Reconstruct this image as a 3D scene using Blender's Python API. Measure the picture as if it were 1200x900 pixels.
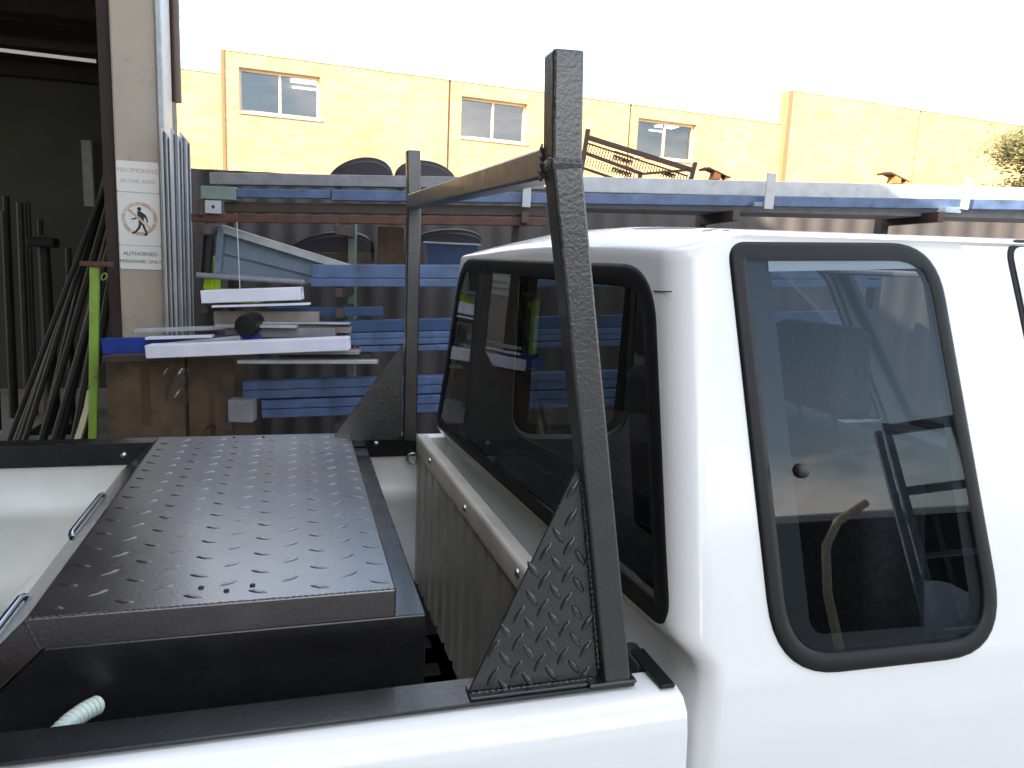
import bpy, bmesh, math, random
from mathutils import Vector, Matrix
rnd = random.Random(7)
S = bpy.context.scene
for o in list(bpy.data.objects): bpy.data.objects.remove(o)
COL = S.collection
# ------------------------------------------------------------------ camera
cam_d = bpy.data.cameras.new('camera'); cam = bpy.data.objects.new('camera', cam_d); COL.objects.link(cam)
cam_d.sensor_width = 36; cam_d.lens = 873.9/1200*36; cam_d.clip_end = 2000; cam_d.clip_start = .02
rt, up, fw = Vector((.96051, -.27496, .04264)), Vector((.00433, .16799, .98578)), Vector((.27821, .94667, -.16254))
M = Matrix((rt, up, -fw)).transposed().to_4x4(); M.translation = Vector((-.508, -.978, 1.653)); cam.matrix_world = M
S.camera = cam
# ------------------------------------------------------------------ sky and sun
SUN_EL, SUN_AZ = math.radians(27), math.radians(56)     # azimuth measured from -y towards -x
sd = Vector((-math.sin(SUN_AZ)*math.cos(SUN_EL), -math.cos(SUN_AZ)*math.cos(SUN_EL), math.sin(SUN_EL)))
W = bpy.data.worlds.new('World'); S.world = W; W.use_nodes = True
nt = W.node_tree; bg = nt.nodes['Background']
sky = nt.nodes.new('ShaderNodeTexSky'); sky.sky_type = 'NISHITA'; sky.sun_disc = False
sky.sun_elevation = SUN_EL; sky.sun_rotation = math.atan2(sd.x, sd.y); sky.air_density = 1.0; sky.dust_density = 1.2; sky.ozone_density = .8
tc = nt.nodes.new('ShaderNodeTexCoord'); mp = nt.nodes.new('ShaderNodeMapping'); mp.inputs['Scale'].default_value = (1, 1, 2.6); mp.inputs['Location'].default_value = (5.3, 3.4, 2.1)
nz = nt.nodes.new('ShaderNodeTexNoise'); nz.inputs['Scale'].default_value = 1.9; nz.inputs['Detail'].default_value = 7; nz.inputs['Roughness'].default_value = .58
rp = nt.nodes.new('ShaderNodeValToRGB'); rp.color_ramp.elements[0].position = .50; rp.color_ramp.elements[1].position = .64
mx = nt.nodes.new('ShaderNodeMix'); mx.data_type = 'RGBA'; mx.inputs['B'].default_value = (7.5, 7.6, 7.8, 1)
nt.links.new(tc.outputs['Generated'], mp.inputs[0]); nt.links.new(mp.outputs[0], nz.inputs['Vector'])
nt.links.new(nz.outputs['Fac'], rp.inputs[0]); nt.links.new(rp.outputs[0], mx.inputs['Factor'])
nt.links.new(sky.outputs[0], mx.inputs['A'])
wb = nt.nodes.new('ShaderNodeMix'); wb.data_type = 'RGBA'; wb.blend_type = 'MULTIPLY'; wb.inputs['Factor'].default_value = 1; wb.inputs['B'].default_value = (1.07, 1.0, .93, 1)   # camera balanced for open shade
nt.links.new(mx.outputs['Result'], wb.inputs['A']); nt.links.new(wb.outputs['Result'], bg.inputs['Color'])
bg.inputs['Strength'].default_value = .12
sl = bpy.data.lights.new('sun', 'SUN'); sl.energy = 2.9; sl.angle = math.radians(.53); sl.color = (1, .88, .70)
so = bpy.data.objects.new('sun', sl); COL.objects.link(so); so.rotation_euler = sd.to_track_quat('Z', 'Y').to_euler(); so.location = (-8, -8, 12)
S.view_settings.view_transform = 'Standard'; S.view_settings.look = 'None'; S.view_settings.gamma = 1; S.view_settings.exposure = 2.45
S.render.engine = 'CYCLES'

# ------------------------------------------------------------------ materials
def mat(name, col, rough=.5, metal=0, coat=0, noise=None, bump=None, dirt=None, spec=.5, coatrough=.08):
    m = bpy.data.materials.new(name); m.use_nodes = True; t = m.node_tree; b = t.nodes['Principled BSDF']
    b.inputs['Roughness'].default_value = rough; b.inputs['Metallic'].default_value = metal
    b.inputs['Coat Weight'].default_value = coat; b.inputs['Coat Roughness'].default_value = coatrough
    b.inputs['Specular IOR Level'].default_value = spec
    c = t.nodes.new('ShaderNodeTexCoord'); out = None
    rgb = t.nodes.new('ShaderNodeRGB'); rgb.outputs[0].default_value = (*col, 1); out = rgb.outputs[0]
    if noise:
        n = t.nodes.new('ShaderNodeTexNoise'); n.inputs['Scale'].default_value = noise[0]; n.inputs['Detail'].default_value = 6
        t.links.new(c.outputs['Object'], n.inputs['Vector'])
        r = t.nodes.new('ShaderNodeMapRange'); r.inputs['From Min'].default_value = .3; r.inputs['From Max'].default_value = .7
        r.inputs['To Min'].default_value = 1-noise[1]; r.inputs['To Max'].default_value = 1+noise[1]
        t.links.new(n.outputs['Fac'], r.inputs['Value'])
        v = t.nodes.new('ShaderNodeVectorMath'); v.operation = 'SCALE'
        t.links.new(out, v.inputs[0]); t.links.new(r.outputs[0], v.inputs['Scale']); out = v.outputs[0]
        rr = t.nodes.new('ShaderNodeMapRange'); rr.inputs['To Min'].default_value = max(.02, rough-.12); rr.inputs['To Max'].default_value = min(1, rough+.12)
        t.links.new(n.outputs['Fac'], rr.inputs['Value']); t.links.new(rr.outputs[0], b.inputs['Roughness'])
    if dirt:                                     # (scale, colour, low, high)
        n = t.nodes.new('ShaderNodeTexNoise'); n.inputs['Scale'].default_value = dirt[0]; n.inputs['Detail'].default_value = 9; n.inputs['Roughness'].default_value = .65
        t.links.new(c.outputs['Object'], n.inputs['Vector'])
        r = t.nodes.new('ShaderNodeValToRGB'); r.color_ramp.elements[0].position = dirt[2]; r.color_ramp.elements[1].position = dirt[3]
        x = t.nodes.new('ShaderNodeMix'); x.data_type = 'RGBA'; x.inputs['B'].default_value = (*dirt[1], 1)
        t.links.new(n.outputs['Fac'], r.inputs[0]); t.links.new(r.outputs[0], x.inputs['Factor']); t.links.new(out, x.inputs['A']); out = x.outputs['Result']
    t.links.new(out, b.inputs['Base Color'])
    if bump:
        n = t.nodes.new('ShaderNodeTexNoise'); n.inputs['Scale'].default_value = bump[0]; n.inputs['Detail'].default_value = 3
        t.links.new(c.outputs['Object'], n.inputs['Vector'])
        bp = t.nodes.new('ShaderNodeBump'); bp.inputs['Strength'].default_value = bump[1]; bp.inputs['Distance'].default_value = bump[2]
        t.links.new(n.outputs['Fac'], bp.inputs['Height']); t.links.new(bp.outputs[0], b.inputs['Normal'])
    return m
def glass(name, tint, base=.05, rough=0.0):
    m = bpy.data.materials.new(name); m.use_nodes = True; t = m.node_tree; t.nodes.remove(t.nodes['Principled BSDF'])
    o = t.nodes['Material Output']; tr = t.nodes.new('ShaderNodeBsdfTransparent'); tr.inputs[0].default_value = (*tint, 1)
    g = t.nodes.new('ShaderNodeBsdfGlossy'); g.inputs['Roughness'].default_value = rough
    lw = t.nodes.new('ShaderNodeLayerWeight'); lw.inputs['Blend'].default_value = .5
    p = t.nodes.new('ShaderNodeMath'); p.operation = 'POWER'; p.inputs[1].default_value = 4
    a = t.nodes.new('ShaderNodeMath'); a.operation = 'MULTIPLY_ADD'; a.inputs[1].default_value = .85; a.inputs[2].default_value = base
    x = t.nodes.new('ShaderNodeMixShader')
    t.links.new(lw.outputs['Facing'], p.inputs[0]); t.links.new(p.outputs[0], a.inputs[0]); t.links.new(a.outputs[0], x.inputs[0])
    t.links.new(tr.outputs[0], x.inputs[1]); t.links.new(g.outputs[0], x.inputs[2]); t.links.new(x.outputs[0], o.inputs['Surface'])
    return m
def brickmat():
    m = mat('brick_masonry', (.5, .33, .15), .85); t = m.node_tree; b = t.nodes['Principled BSDF']
    c = t.nodes.new('ShaderNodeTexCoord'); s = t.nodes.new('ShaderNodeSeparateXYZ'); k = t.nodes.new('ShaderNodeCombineXYZ')
    t.links.new(c.outputs['Object'], s.inputs[0]); t.links.new(s.outputs['X'], k.inputs['X']); t.links.new(s.outputs['Z'], k.inputs['Y'])
    br = t.nodes.new('ShaderNodeTexBrick'); br.inputs['Scale'].default_value = 1; br.inputs['Brick Width'].default_value = .24
    br.inputs['Row Height'].default_value = .086; br.inputs['Mortar Size'].default_value = .005; br.inputs['Mortar Smooth'].default_value = .3
    br.inputs['Color1'].default_value = (.53, .39, .20, 1); br.inputs['Color2'].default_value = (.42, .285, .13, 1); br.inputs['Mortar'].default_value = (.42, .32, .18, 1)
    br.inputs['Bias'].default_value = -.1
    t.links.new(k.outputs[0], br.inputs['Vector'])
    n = t.nodes.new('ShaderNodeTexNoise'); n.inputs['Scale'].default_value = .9; n.inputs['Detail'].default_value = 6; t.links.new(k.outputs[0], n.inputs['Vector'])
    r = t.nodes.new('ShaderNodeMapRange'); r.inputs['To Min'].default_value = .75; r.inputs['To Max'].default_value = 1.25; t.links.new(n.outputs['Fac'], r.inputs['Value'])
    v = t.nodes.new('ShaderNodeVectorMath'); v.operation = 'SCALE'; t.links.new(br.outputs['Color'], v.inputs[0]); t.links.new(r.outputs[0], v.inputs['Scale'])
    t.links.new(v.outputs[0], b.inputs['Base Color'])
    bp = t.nodes.new('ShaderNodeBump'); bp.inputs['Strength'].default_value = .6; bp.inputs['Distance'].default_value = .01; bp.invert = True
    t.links.new(br.outputs['Fac'], bp.inputs['Height']); t.links.new(bp.outputs[0], b.inputs['Normal'])
    return m
MT = dict(
 white=mat('white_car_paint', (.79, .78, .75), .22, 0, .6, noise=(3, .02), dirt=(2.2, (.62, .60, .55), .58, .95)),
 tubwhite=mat('worn_white_tub_paint', (.80, .80, .74), .4, 0, .2, noise=(9, .05), dirt=(22, (.34, .29, .22), .66, .74)),
 tubgrey=mat('dulled_beige_tub_paint', (.47, .44, .36), .45, 0, .1, noise=(7, .12), dirt=(5, (.14, .12, .09), .58, .78)),
 black=mat('black_brushed_enamel', (.011, .010, .010), .32, 0, .2, noise=(22, .2), bump=(210, .5, .002), dirt=(55, (.04, .036, .036), .66, .8), spec=1.0),
 boxblack=mat('gloss_black_enamel', (.010, .0095, .0095), .27, 0, .1, noise=(12, .2), bump=(110, .20, .002), dirt=(30, (.02, .018, .018), .6, .85)),
 lid=mat('black_enamel_on_tread_plate', (.020, .0145, .013), .31, 0, 1.0, noise=(5, .35), bump=(190, .32, .002), dirt=(7, (.05, .044, .044), .50, .75), spec=.9, coatrough=.25),
 weld=mat('black_painted_weld', (.03, .027, .024), .2, 0, .5, bump=(300, .8, .003)),
 rubber=mat('black_rubber', (.006, .0055, .006), .5, noise=(40, .1), bump=(90, .08, .001), spec=.3),
 plastic=mat('dark_plastic', (.02, .02, .022), .5, noise=(30, .1)),
 trim=mat('grey_interior_trim', (.19, .185, .18), .85, noise=(20, .1)),
 seat=mat('dark_seat_fabric', (.10, .098, .105), .95, noise=(90, .3), bump=(400, .3, .002)),
 headlining=mat('pale_headlining', (.36, .34, .32), .95, noise=(30, .05)),
 chrome=mat('chrome', (.42, .42, .46), .2, 1),
 zinc=mat('zinc_plated_steel', (.55, .55, .53), .35, 1, noise=(60, .15)),
 glass=glass('tinted_car_glass', (.52, .56, .58), .05), rearglass=glass('tinted_rear_glass', (.54, .53, .50), .05),
 wglass=glass('window_glass', (.35, .36, .38), .16),
 blue=mat('blue_primer_steel', (.066, .108, .205), .42, noise=(9, .3), bump=(60, .08, .002), dirt=(16, (.035, .045, .075), .56, .70)),
 darkblue=mat('dark_blue_steel', (.022, .055, .13), .5, noise=(12, .2)),
 royal=mat('royal_blue_sheet', (.02, .045, .26), .35, noise=(10, .2)),
 palegrey=mat('pale_grey_steel', (.40, .42, .43), .45, noise=(14, .15), dirt=(8, (.16, .12, .09), .62, .8)),
 midgrey=mat('mid_grey_steel', (.20, .20, .21), .5, noise=(14, .2), dirt=(7, (.09, .05, .03), .6, .8)),
 bluegrey=mat('blue_grey_primer', (.15, .20, .26), .5, noise=(9, .15), dirt=(7, (.07, .07, .07), .58, .75)),
 greengrey=mat('grey_green_steel', (.17, .22, .19), .45, noise=(14, .15)),
 brownsteel=mat('brown_primer_steel', (.055, .034, .028), .55, noise=(10, .3)),
 rust=mat('red_oxide_steel', (.085, .032, .020), .65, noise=(12, .35), dirt=(14, (.05, .02, .012), .5, .7)),
 orange=mat('orange_rust', (.55, .20, .06), .7, noise=(20, .3)),
 mudguard=mat('black_mudguard_plastic', (.022, .016, .024), .38, noise=(20, .15)),
 iron=mat('wrought_iron_brown', (.05, .022, .014), .6, noise=(20, .2)),
 lime=mat('lime_green_plastic', (.36, .55, .02), .45, noise=(8, .1)),
 limepost=mat('lime_green_painted_steel', (.22, .36, .045), .45, noise=(8, .2), dirt=(10, (.10, .12, .04), .55, .75)),
 lilac=mat('white_powder_coated_aluminium', (.70, .70, .78), .35, noise=(8, .06)),
 alu=mat('mill_aluminium', (.55, .55, .56), .32, .7, noise=(10, .12)),
 wood=mat('weathered_timber', (.22, .19, .16), .8, noise=(7, .3)),
 cardboard=mat('brown_packing_board', (.10, .065, .036), .8, noise=(5, .35), dirt=(4, (.03, .025, .02), .5, .75)),
 tapebrown=mat('brown_tape', (.085, .05, .028), .35),
 film=glass('clear_plastic_wrap', (.80, .78, .72), .10, .12),
 steel=mat('dark_mill_steel', (.04, .04, .036), .55, .5, noise=(10, .3)),
 dsteel=mat('black_steel_stock', (.012, .012, .010), .6, .2, noise=(10, .3)),
 column=mat('beige_painted_column', (.42, .355, .29), .55, noise=(4, .06), dirt=(3.2, (.13, .12, .12), .56, .8)),
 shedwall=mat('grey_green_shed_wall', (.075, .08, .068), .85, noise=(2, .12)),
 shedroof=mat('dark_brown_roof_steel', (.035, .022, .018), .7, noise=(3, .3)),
 sheet=mat('grey_steel_sheet', (.30, .31, .33), .4, .4, noise=(6, .15)),
 brownpipe=mat('brown_downpipe', (.09, .05, .035), .5),
 brick=brickmat(), joint=mat('brown_joint_sealant', (.26, .14, .07), .8), cap=mat('parapet_flashing', (.42, .36, .28), .6),
 wframe=mat('pale_window_frame', (.62, .50, .36), .4), room=mat('dim_room', (.16, .15, .14), .9),
 concrete=mat('yard_concrete', (.36, .345, .32), .9, noise=(1.3, .2), bump=(30, .3, .005), dirt=(.7, (.12, .115, .11), .5, .8)),
 cream=mat('dark_brown_cladding', (.10, .08, .06), .5, noise=(1.5, .06)), fence=mat('grey_brown_sheet_fence', (.058, .050, .047), .6, noise=(3, .15)),
 sign=mat('white_sign_enamel', (.76, .76, .71), .4, dirt=(7, (.42, .28, .16), .60, .85)),
 signblack=mat('black_sign_ink', (.015, .015, .02), .5), signred=mat('faded_red_ink', (.62, .36, .32), .5), signring=mat('faded_orange_ink', (.55, .36, .24), .5, dirt=(18, (.66, .62, .54), .46, .6)),
 bark=mat('bark', (.10, .075, .055), .9, noise=(8, .3)), tyre=mat('tyre_rubber', (.018, .018, .018), .8, noise=(20, .1)),
 conduit=mat('pale_conduit', (.58, .66, .58), .4), seal=mat('pale_cream_pipe', (.60, .55, .38), .45),
)
lm = bpy.data.materials.new('leaf'); lm.use_nodes = True; b_ = lm.node_tree.nodes['Principled BSDF']; b_.inputs['Roughness'].default_value = .6
oi = lm.node_tree.nodes.new('ShaderNodeNewGeometry'); cr = lm.node_tree.nodes.new('ShaderNodeValToRGB')
cr.color_ramp.elements[0].color = (.055, .065, .018, 1); cr.color_ramp.elements[1].color = (.16, .135, .045, 1)
lm.node_tree.links.new(oi.outputs['Random Per Island'], cr.inputs[0]); lm.node_tree.links.new(cr.outputs[0], b_.inputs['Base Color']); MT['leaf'] = lm
def lampmat(name, col, st):
    m = bpy.data.materials.new(name); m.use_nodes = True; b = m.node_tree.nodes['Principled BSDF']
    b.inputs['Base Color'].default_value = (.8, .8, .8, 1); b.inputs['Emission Color'].default_value = (*col, 1); b.inputs['Emission Strength'].default_value = st; return m
MT['lamp'] = lampmat('lit_ceiling_panel', (1, .97, .9), 3.0); MT['tube'] = lampmat('dim_fluorescent_tube', (1, .95, .85), .05)

# ------------------------------------------------------------------ helpers
def rootloc(p):
    v = Vector((0, 0, 0))
    while p is not None: v += p.location; p = p.parent
    return v
class MB:
    def __init__(s): s.b = bmesh.new()
    def box(s, lo, hi, bev=0, seg=1):
        lo, hi = Vector(lo), Vector(hi); r = bmesh.ops.create_cube(s.b, size=1)
        for v in r['verts']: v.co = Vector((lo[i]+(v.co[i]+.5)*(hi[i]-lo[i]) for i in range(3)))
        if bev: bmesh.ops.bevel(s.b, geom=list({e for v in r['verts'] for e in v.link_edges}), offset=bev, segments=seg, affect='EDGES', profile=.5)
        return s
    def faces(s, vs, fs):
        V = [s.b.verts.new(v) for v in vs]
        for f in fs:
            try: s.b.faces.new([V[i] for i in f])
            except ValueError: pass
        return s
    def grid(s, rows, close=False):
        V = [[s.b.verts.new(p) for p in r] for r in rows]; n = len(rows[0])
        for i in range(len(V)-1):
            for j in range(n if close else n-1):
                k = (j+1) % n
                try: s.b.faces.new((V[i][j], V[i][k], V[i+1][k], V[i+1][j]))
                except ValueError: pass
        return V
    def prism(s, prof, axis, a0, a1):               # prof: closed list of 2D points in the other two axes (in xyz order)
        def P(a, q):
            q = list(q); q.insert('xyz'.index(axis), a); return q
        n = len(prof); A = [s.b.verts.new(P(a0, q)) for q in prof]; B = [s.b.verts.new(P(a1, q)) for q in prof]
        s.b.faces.new(A[::-1]); s.b.faces.new(B)
        for i in range(n): s.b.faces.new((A[i], A[(i+1) % n], B[(i+1) % n], B[i]))
        return s
    def tube(s, path, r, n=8, cap=True):
        path = [Vector(p) for p in path]; R = r if isinstance(r, (list, tuple)) else [r]*len(path); rows = []; u = None
        for i, p in enumerate(path):
            t = (path[min(i+1, len(path)-1)]-path[max(i-1, 0)]).normalized()
            if u is None: u = t.orthogonal().normalized()
            u = (u-t*u.dot(t)).normalized(); w = t.cross(u)
            rows.append([p+(u*math.cos(2*math.pi*k/n)+w*math.sin(2*math.pi*k/n))*R[i] for k in range(n)])
        V = s.grid(rows, True)
        if cap: s.b.faces.new(V[0][::-1]); s.b.faces.new(V[-1])
        return s
    def sweep_rect(s, path, hw, hd, side):          # rectangular section swept along a path, `side` = fixed depth direction
        path = [Vector(p) for p in path]; side = Vector(side); rows = []
        for i, p in enumerate(path):
            a = (p-path[i-1]).normalized() if i else None; c = (path[i+1]-p).normalized() if i < len(path)-1 else None
            t = ((a or c)+(c or a)).normalized(); n = side.cross(t).normalized()
            k = 1/max(.3, n.dot(side.cross(c or a).normalized()))
            rows.append([p+n*hw*k+side*hd, p-n*hw*k+side*hd, p-n*hw*k-side*hd, p+n*hw*k-side*hd])
        V = s.grid(rows, True); s.b.faces.new(V[0][::-1]); s.b.faces.new(V[-1]); return s
    def bevel(s, off, seg=1, ang=30):
        bmesh.ops.recalc_face_normals(s.b, faces=s.b.faces)
        es = [e for e in s.b.edges if len(e.link_faces) == 2 and e.calc_face_angle(0) > math.radians(ang)]
        bmesh.ops.bevel(s.b, geom=es, offset=off, segments=seg, affect='EDGES', profile=.5, clamp_overlap=True); return s
    def build(s, name, m, parent=None, smooth=False, local=False, sharp=40):
        bmesh.ops.recalc_face_normals(s.b, faces=s.b.faces)
        me = bpy.data.meshes.new(name); s.b.to_mesh(me); s.b.free()
        return link(name, me, m, parent, smooth, local, sharp)
def link(name, me, m, parent=None, smooth=False, local=False, sharp=40):
    if m and not me.materials: me.materials.append(MT[m])
    if smooth:
        me.polygons.foreach_set('use_smooth', [True]*len(me.polygons)); me.set_sharp_from_angle(angle=math.radians(sharp))
    o = bpy.data.objects.new(name, me); COL.objects.link(o); o.parent = parent
    if parent is not None and not local: me.transform(Matrix.Translation(-rootloc(parent)))
    return o
def tag(o, label=None, cat=None, group=None, kind=None):
    if label: o['label'] = label
    if cat: o['category'] = cat
    if group: o['group'] = group
    if kind: o['kind'] = kind
    return o
def thing(name, label, cat, loc=(0, 0, 0), rz=0, group=None):
    o = bpy.data.objects.new(name, None); o.empty_display_size = .1; COL.objects.link(o); o.location = loc; o.rotation_euler = (0, 0, rz)
    return tag(o, label, cat, group)
def recentre(o):                                    # move a top-level mesh's origin to its base centre
    me = o.data; vs = [v.co for v in me.vertices]
    c = Vector(((min(v.x for v in vs)+max(v.x for v in vs))/2, (min(v.y for v in vs)+max(v.y for v in vs))/2, min(v.z for v in vs)))
    me.transform(Matrix.Translation(-c)); o.location = c; return o
def text_mesh(body, size, extr=.0006):
    cu = bpy.data.curves.new('lettering', 'FONT'); cu.body = body; cu.size = size; cu.extrude = extr; cu.align_x = 'CENTER'; cu.align_y = 'CENTER'
    o = bpy.data.objects.new('lettering', cu); COL.objects.link(o); bpy.context.view_layer.update()
    me = bpy.data.meshes.new_from_object(o.evaluated_get(bpy.context.evaluated_depsgraph_get())); bpy.data.objects.remove(o); return me
def rounded(pts, radii, n=7):                       # rounded polygon in 2D
    out = []; N = len(pts)
    for i in range(N):
        p = Vector(pts[i]); a = (Vector(pts[i-1])-p); c = (Vector(pts[(i+1) % N])-p); r = radii[i] if isinstance(radii, (list, tuple)) else radii
        r = min(r, a.length*.45, c.length*.45); a.normalize(); c.normalize()
        p0, p1 = p+a*r, p+c*r
        for k in range(n+1):
            t = k/n; out.append((p0*(1-t)**2+p*2*t*(1-t)+p1*t*t))
    return out
def inset(poly, d):                                 # offset a closed 2D polygon (positive = inwards for either winding)
    N = len(poly); A = sum(poly[i][0]*poly[(i+1) % N][1]-poly[(i+1) % N][0]*poly[i][1] for i in range(N)); sg = 1 if A > 0 else -1; out = []
    for i in range(N):
        t = (poly[(i+1) % N]-poly[i-1]); t = t.normalized() if t.length > 1e-9 else Vector((1, 0)); out.append(poly[i]+Vector((-t.y, t.x))*d*sg)
    return out
def inside(poly, x, y):
    c = False; N = len(poly)
    for i in range(N):
        x0, y0 = poly[i]; x1, y1 = poly[i-1]
        if (y0 > y) != (y1 > y) and x < (x1-x0)*(y-y0)/(y1-y0)+x0: c = not c
    return c
def band(poly, f, w, t, name, m, parent, smooth=True):   # moulding along a closed outline on a surface f(a,b,off); outer edge = outline
    rows = []
    for d, h in ((-.002, -.004), (0, t*.55), (w*.18, t), (w*.55, t*1.05), (w*.88, t*.7), (w, -.004)):
        q = inset(poly, d); rows.append([f(p.x, p.y, h) for p in q])
    mb = MB(); mb.grid(rows, True); return mb.build(name, m, parent, smooth, sharp=60)
def pane(poly, f, off, name, m, parent):
    mb = MB(); V = [mb.b.verts.new(f(p.x, p.y, off)) for p in poly]
    c = Vector((sum(p.x for p in poly)/len(poly), sum(p.y for p in poly)/len(poly))); cv = mb.b.verts.new(f(c.x, c.y, off))
    for i in range(len(V)): mb.b.faces.new((V[i], V[(i+1) % len(V)], cv))
    return mb.build(name, m, parent, True, sharp=80)

# ------------------------------------------------------------------ ground
g = MB(); g.box((-150, -150, -.3), (250, 350, 0)); o = g.build('ground', 'concrete'); tag(o, kind='structure')

# ------------------------------------------------------------------ brick building across the yard
BR = math.atan(.09)
bld = thing('brick_building', 'long sunlit yellow brick factory with stepped parapet and three upstairs windows', 'building', (-1.88, 16, 0), BR)
k = math.cos(BR); T = .3
def bx(name, m, lo, hi, parent=bld, bev=0): 
    mb = MB(); mb.box(lo, hi, bev); return mb.build(name, m, parent, local=True)
wins = [(.28, 1.9, 4.46, 5.32), (5.03, 6.65, 4.41, 5.30), (9.64, 11.36, 4.40, 5.31)]
def wallseg(a0, a1, z1, ws, y0=0):
    mb = MB(); x = a0
    for (w0, w1, b0, b1) in ws:
        mb.box((x, y0, 0), (w0, y0+T, z1)); mb.box((w0, y0, 0), (w1, y0+T, b0)); mb.box((w0, y0, b1), (w1, y0+T, z1)); x = w1
    mb.box((x, y0, 0), (a1, y0+T, z1)); return mb.build('wall', 'brick', bld, local=True)
wallseg(-16, -.06, 5.16, [], .12)
wallseg(0, 4.72, 5.6, wins[:1]); wallseg(4.78, 9.38, 5.6, wins[1:2]); wallseg(9.44, 14.1, 5.6, wins[2:3])
wallseg(14.22, 18.86, 6.46, [], -.12); wallseg(18.92, 34, 6.46, [], -.12)
for a in (4.72, 9.38): bx('control_joint', 'joint', (a, .03, 0), (a+.06, .25, 5.58))
bx('control_joint', 'joint', (18.86, -.09, 0), (18.92, .15, 6.44))
for a, y, z in ((-.06, -.02, 5.6), (14.10, -.14, 6.46)): bx('brick_pier', 'joint', (a, y, 0), (a+(.06 if a < 0 else .12), y+T+.03, z))
for a0, a1, z, y in ((-16, -.06, 5.16, .12), (0, 14.1, 5.6, 0), (14.22, 34, 6.46, -.12)): bx('parapet_capping', 'cap', (a0, y-.015, z), (a1, y+T+.015, z+.035))
bx('rear_wall', 'brick', (-16, 11.5, 0), (34, 11.8, 5.2)); bx('roof', 'shedroof', (-15.9, .45, 4.2 if False else 5.02), (33.9, 11.5, 5.12))
for i, (w0, w1, b0, b1) in enumerate(wins):
    w = thing('window', None, None); w.parent = bld
    f = .05; y = .13
    for lo, hi in (((w0, y, b0), (w1, y+.08, b0+f)), ((w0, y, b1-f), (w1, y+.08, b1)), ((w0, y, b0+f), (w0+f, y+.08, b1-f)), ((w1-f, y, b0+f), (w1, y+.08, b1-f)), (((w0+w1)/2-.025, y, b0+f), ((w0+w1)/2+.025, y+.08, b1-f))):
        bx('frame', 'wframe', lo, hi, w)
    bx('sill', 'wframe', (w0-.03, -.03, b0-.05), (w1+.03, y-.002, b0-.002), w)
    c = (w0+w1)/2
    for p0, p1 in ((w0+f, c-.025), (c+.025, w1-f)):
        mb = MB(); mb.faces([(p0, y+.04, b0+f), (p1, y+.04, b0+f), (p1, y+.045, b1-f), (p0, y+.045, b1-f)], [(0, 1, 2, 3)]); mb.build('pane', 'wglass', w, local=True)
    mb = MB(); mb.box((w0-.2, .32, b0-1.0), (w1+3.5, 6, b1+.1)); bmesh.ops.delete(mb.b, geom=[q for q in mb.b.faces if q.calc_center_median().y < .4], context='FACES'); mb.build('room', 'room', w, local=True)
    if i != 1:
        for j in range(3):
            bx('ceiling_light', 'lamp', (c+.30+j*.10, .8+j*.9, b1+.06), (c+.85+j*.10, 1.15+j*.9, b1+.08), w)

# ------------------------------------------------------------------ tree beyond the rack
def tree(loc, h, rx, seed, nleaf, label):
    r = random.Random(seed); t = thing('tree', label, 'tree', loc)
    mb = MB(); mb.tube([(0, 0, 0), (.05, .03, h*.3), (-.06, .05, h*.6), (.02, 0, h*.9)], [.17, .13, .09, .03], 9)
    tips = []
    for i in range(12):
        a = r.uniform(0, 6.28); z = h*r.uniform(.35, .75); e = Vector((math.cos(a)*rx*.75, math.sin(a)*rx*.75, min(h, z+r.uniform(.4, 1.3))))
        mb.tube([(0, 0, z), (e.x*.5, e.y*.5, z+.35), e], [.06, .04, .012], 6); tips.append(e)
    mb.build('trunk', 'bark', t, True, local=True)
    mb = MB(); cl = [Vector((r.gauss(0, rx*.5), r.gauss(0, rx*.5), h*.62+r.gauss(0, h*.17))) for _ in range(46)]+tips
    for i in range(nleaf):
        c = r.choice(cl); p = c+Vector((r.gauss(0, .24), r.gauss(0, .24), r.gauss(0, .2))); s = r.uniform(.035, .075)
        u = Vector((r.gauss(0, 1), r.gauss(0, 1), r.gauss(0, .6))).normalized(); w = u.orthogonal().normalized()*s*.5; u *= s
        mb.faces([p-u, p+w, p+u, p-w], [(0, 1, 2, 3)])
    mb.build('crown', 'leaf', t, local=True)
tree((18.05, 13.8, 0), 5.9, 1.8, 3, 34000, 'olive green leafy tree growing in front of the brick wall')

# ------------------------------------------------------------------ sheds round the yard
shed = thing('open_shed', 'dark open steel shed with beige corner column and stock leaning inside', 'shed', (-3, 4.3, 0))
def sb(name, m, lo, hi, parent=shed, bev=0):
    mb = MB(); mb.box(lo, hi, bev); return mb.build(name, m, parent)
mb = MB(); mb.box((-1.58, 4.3, 0), (-1.325, 4.62, 4.2), .012, 2); col_ = mb.build('column', 'column', shed)
sb('column_flange', 'palegrey', (-1.322, 4.27, 0), (-1.285, 4.60, 4.2), bev=.006)
sb('jamb', 'shedroof', (-1.66, 4.36, 0), (-1.583, 4.6, 4.2))
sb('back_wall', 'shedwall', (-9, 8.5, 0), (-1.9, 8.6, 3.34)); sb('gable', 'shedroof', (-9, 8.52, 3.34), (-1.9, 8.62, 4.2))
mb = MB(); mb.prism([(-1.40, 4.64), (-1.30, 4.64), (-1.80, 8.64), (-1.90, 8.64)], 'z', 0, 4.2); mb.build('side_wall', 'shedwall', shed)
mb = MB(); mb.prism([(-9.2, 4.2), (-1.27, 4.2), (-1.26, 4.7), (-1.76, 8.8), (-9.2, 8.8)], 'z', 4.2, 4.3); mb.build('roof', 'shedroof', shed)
for y, z, h in ((8.42, 3.36, .14), (7.6, 3.72, .16), (6.6, 3.55, .14), (5.6, 3.95, .2), (6.1, 3.8, .1)): sb('purlin', 'shedroof' if y != 6.6 else 'brownsteel', (-9, y, z), (-1.42-(y-4.64)*.125, y+.08, z+h))
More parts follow.
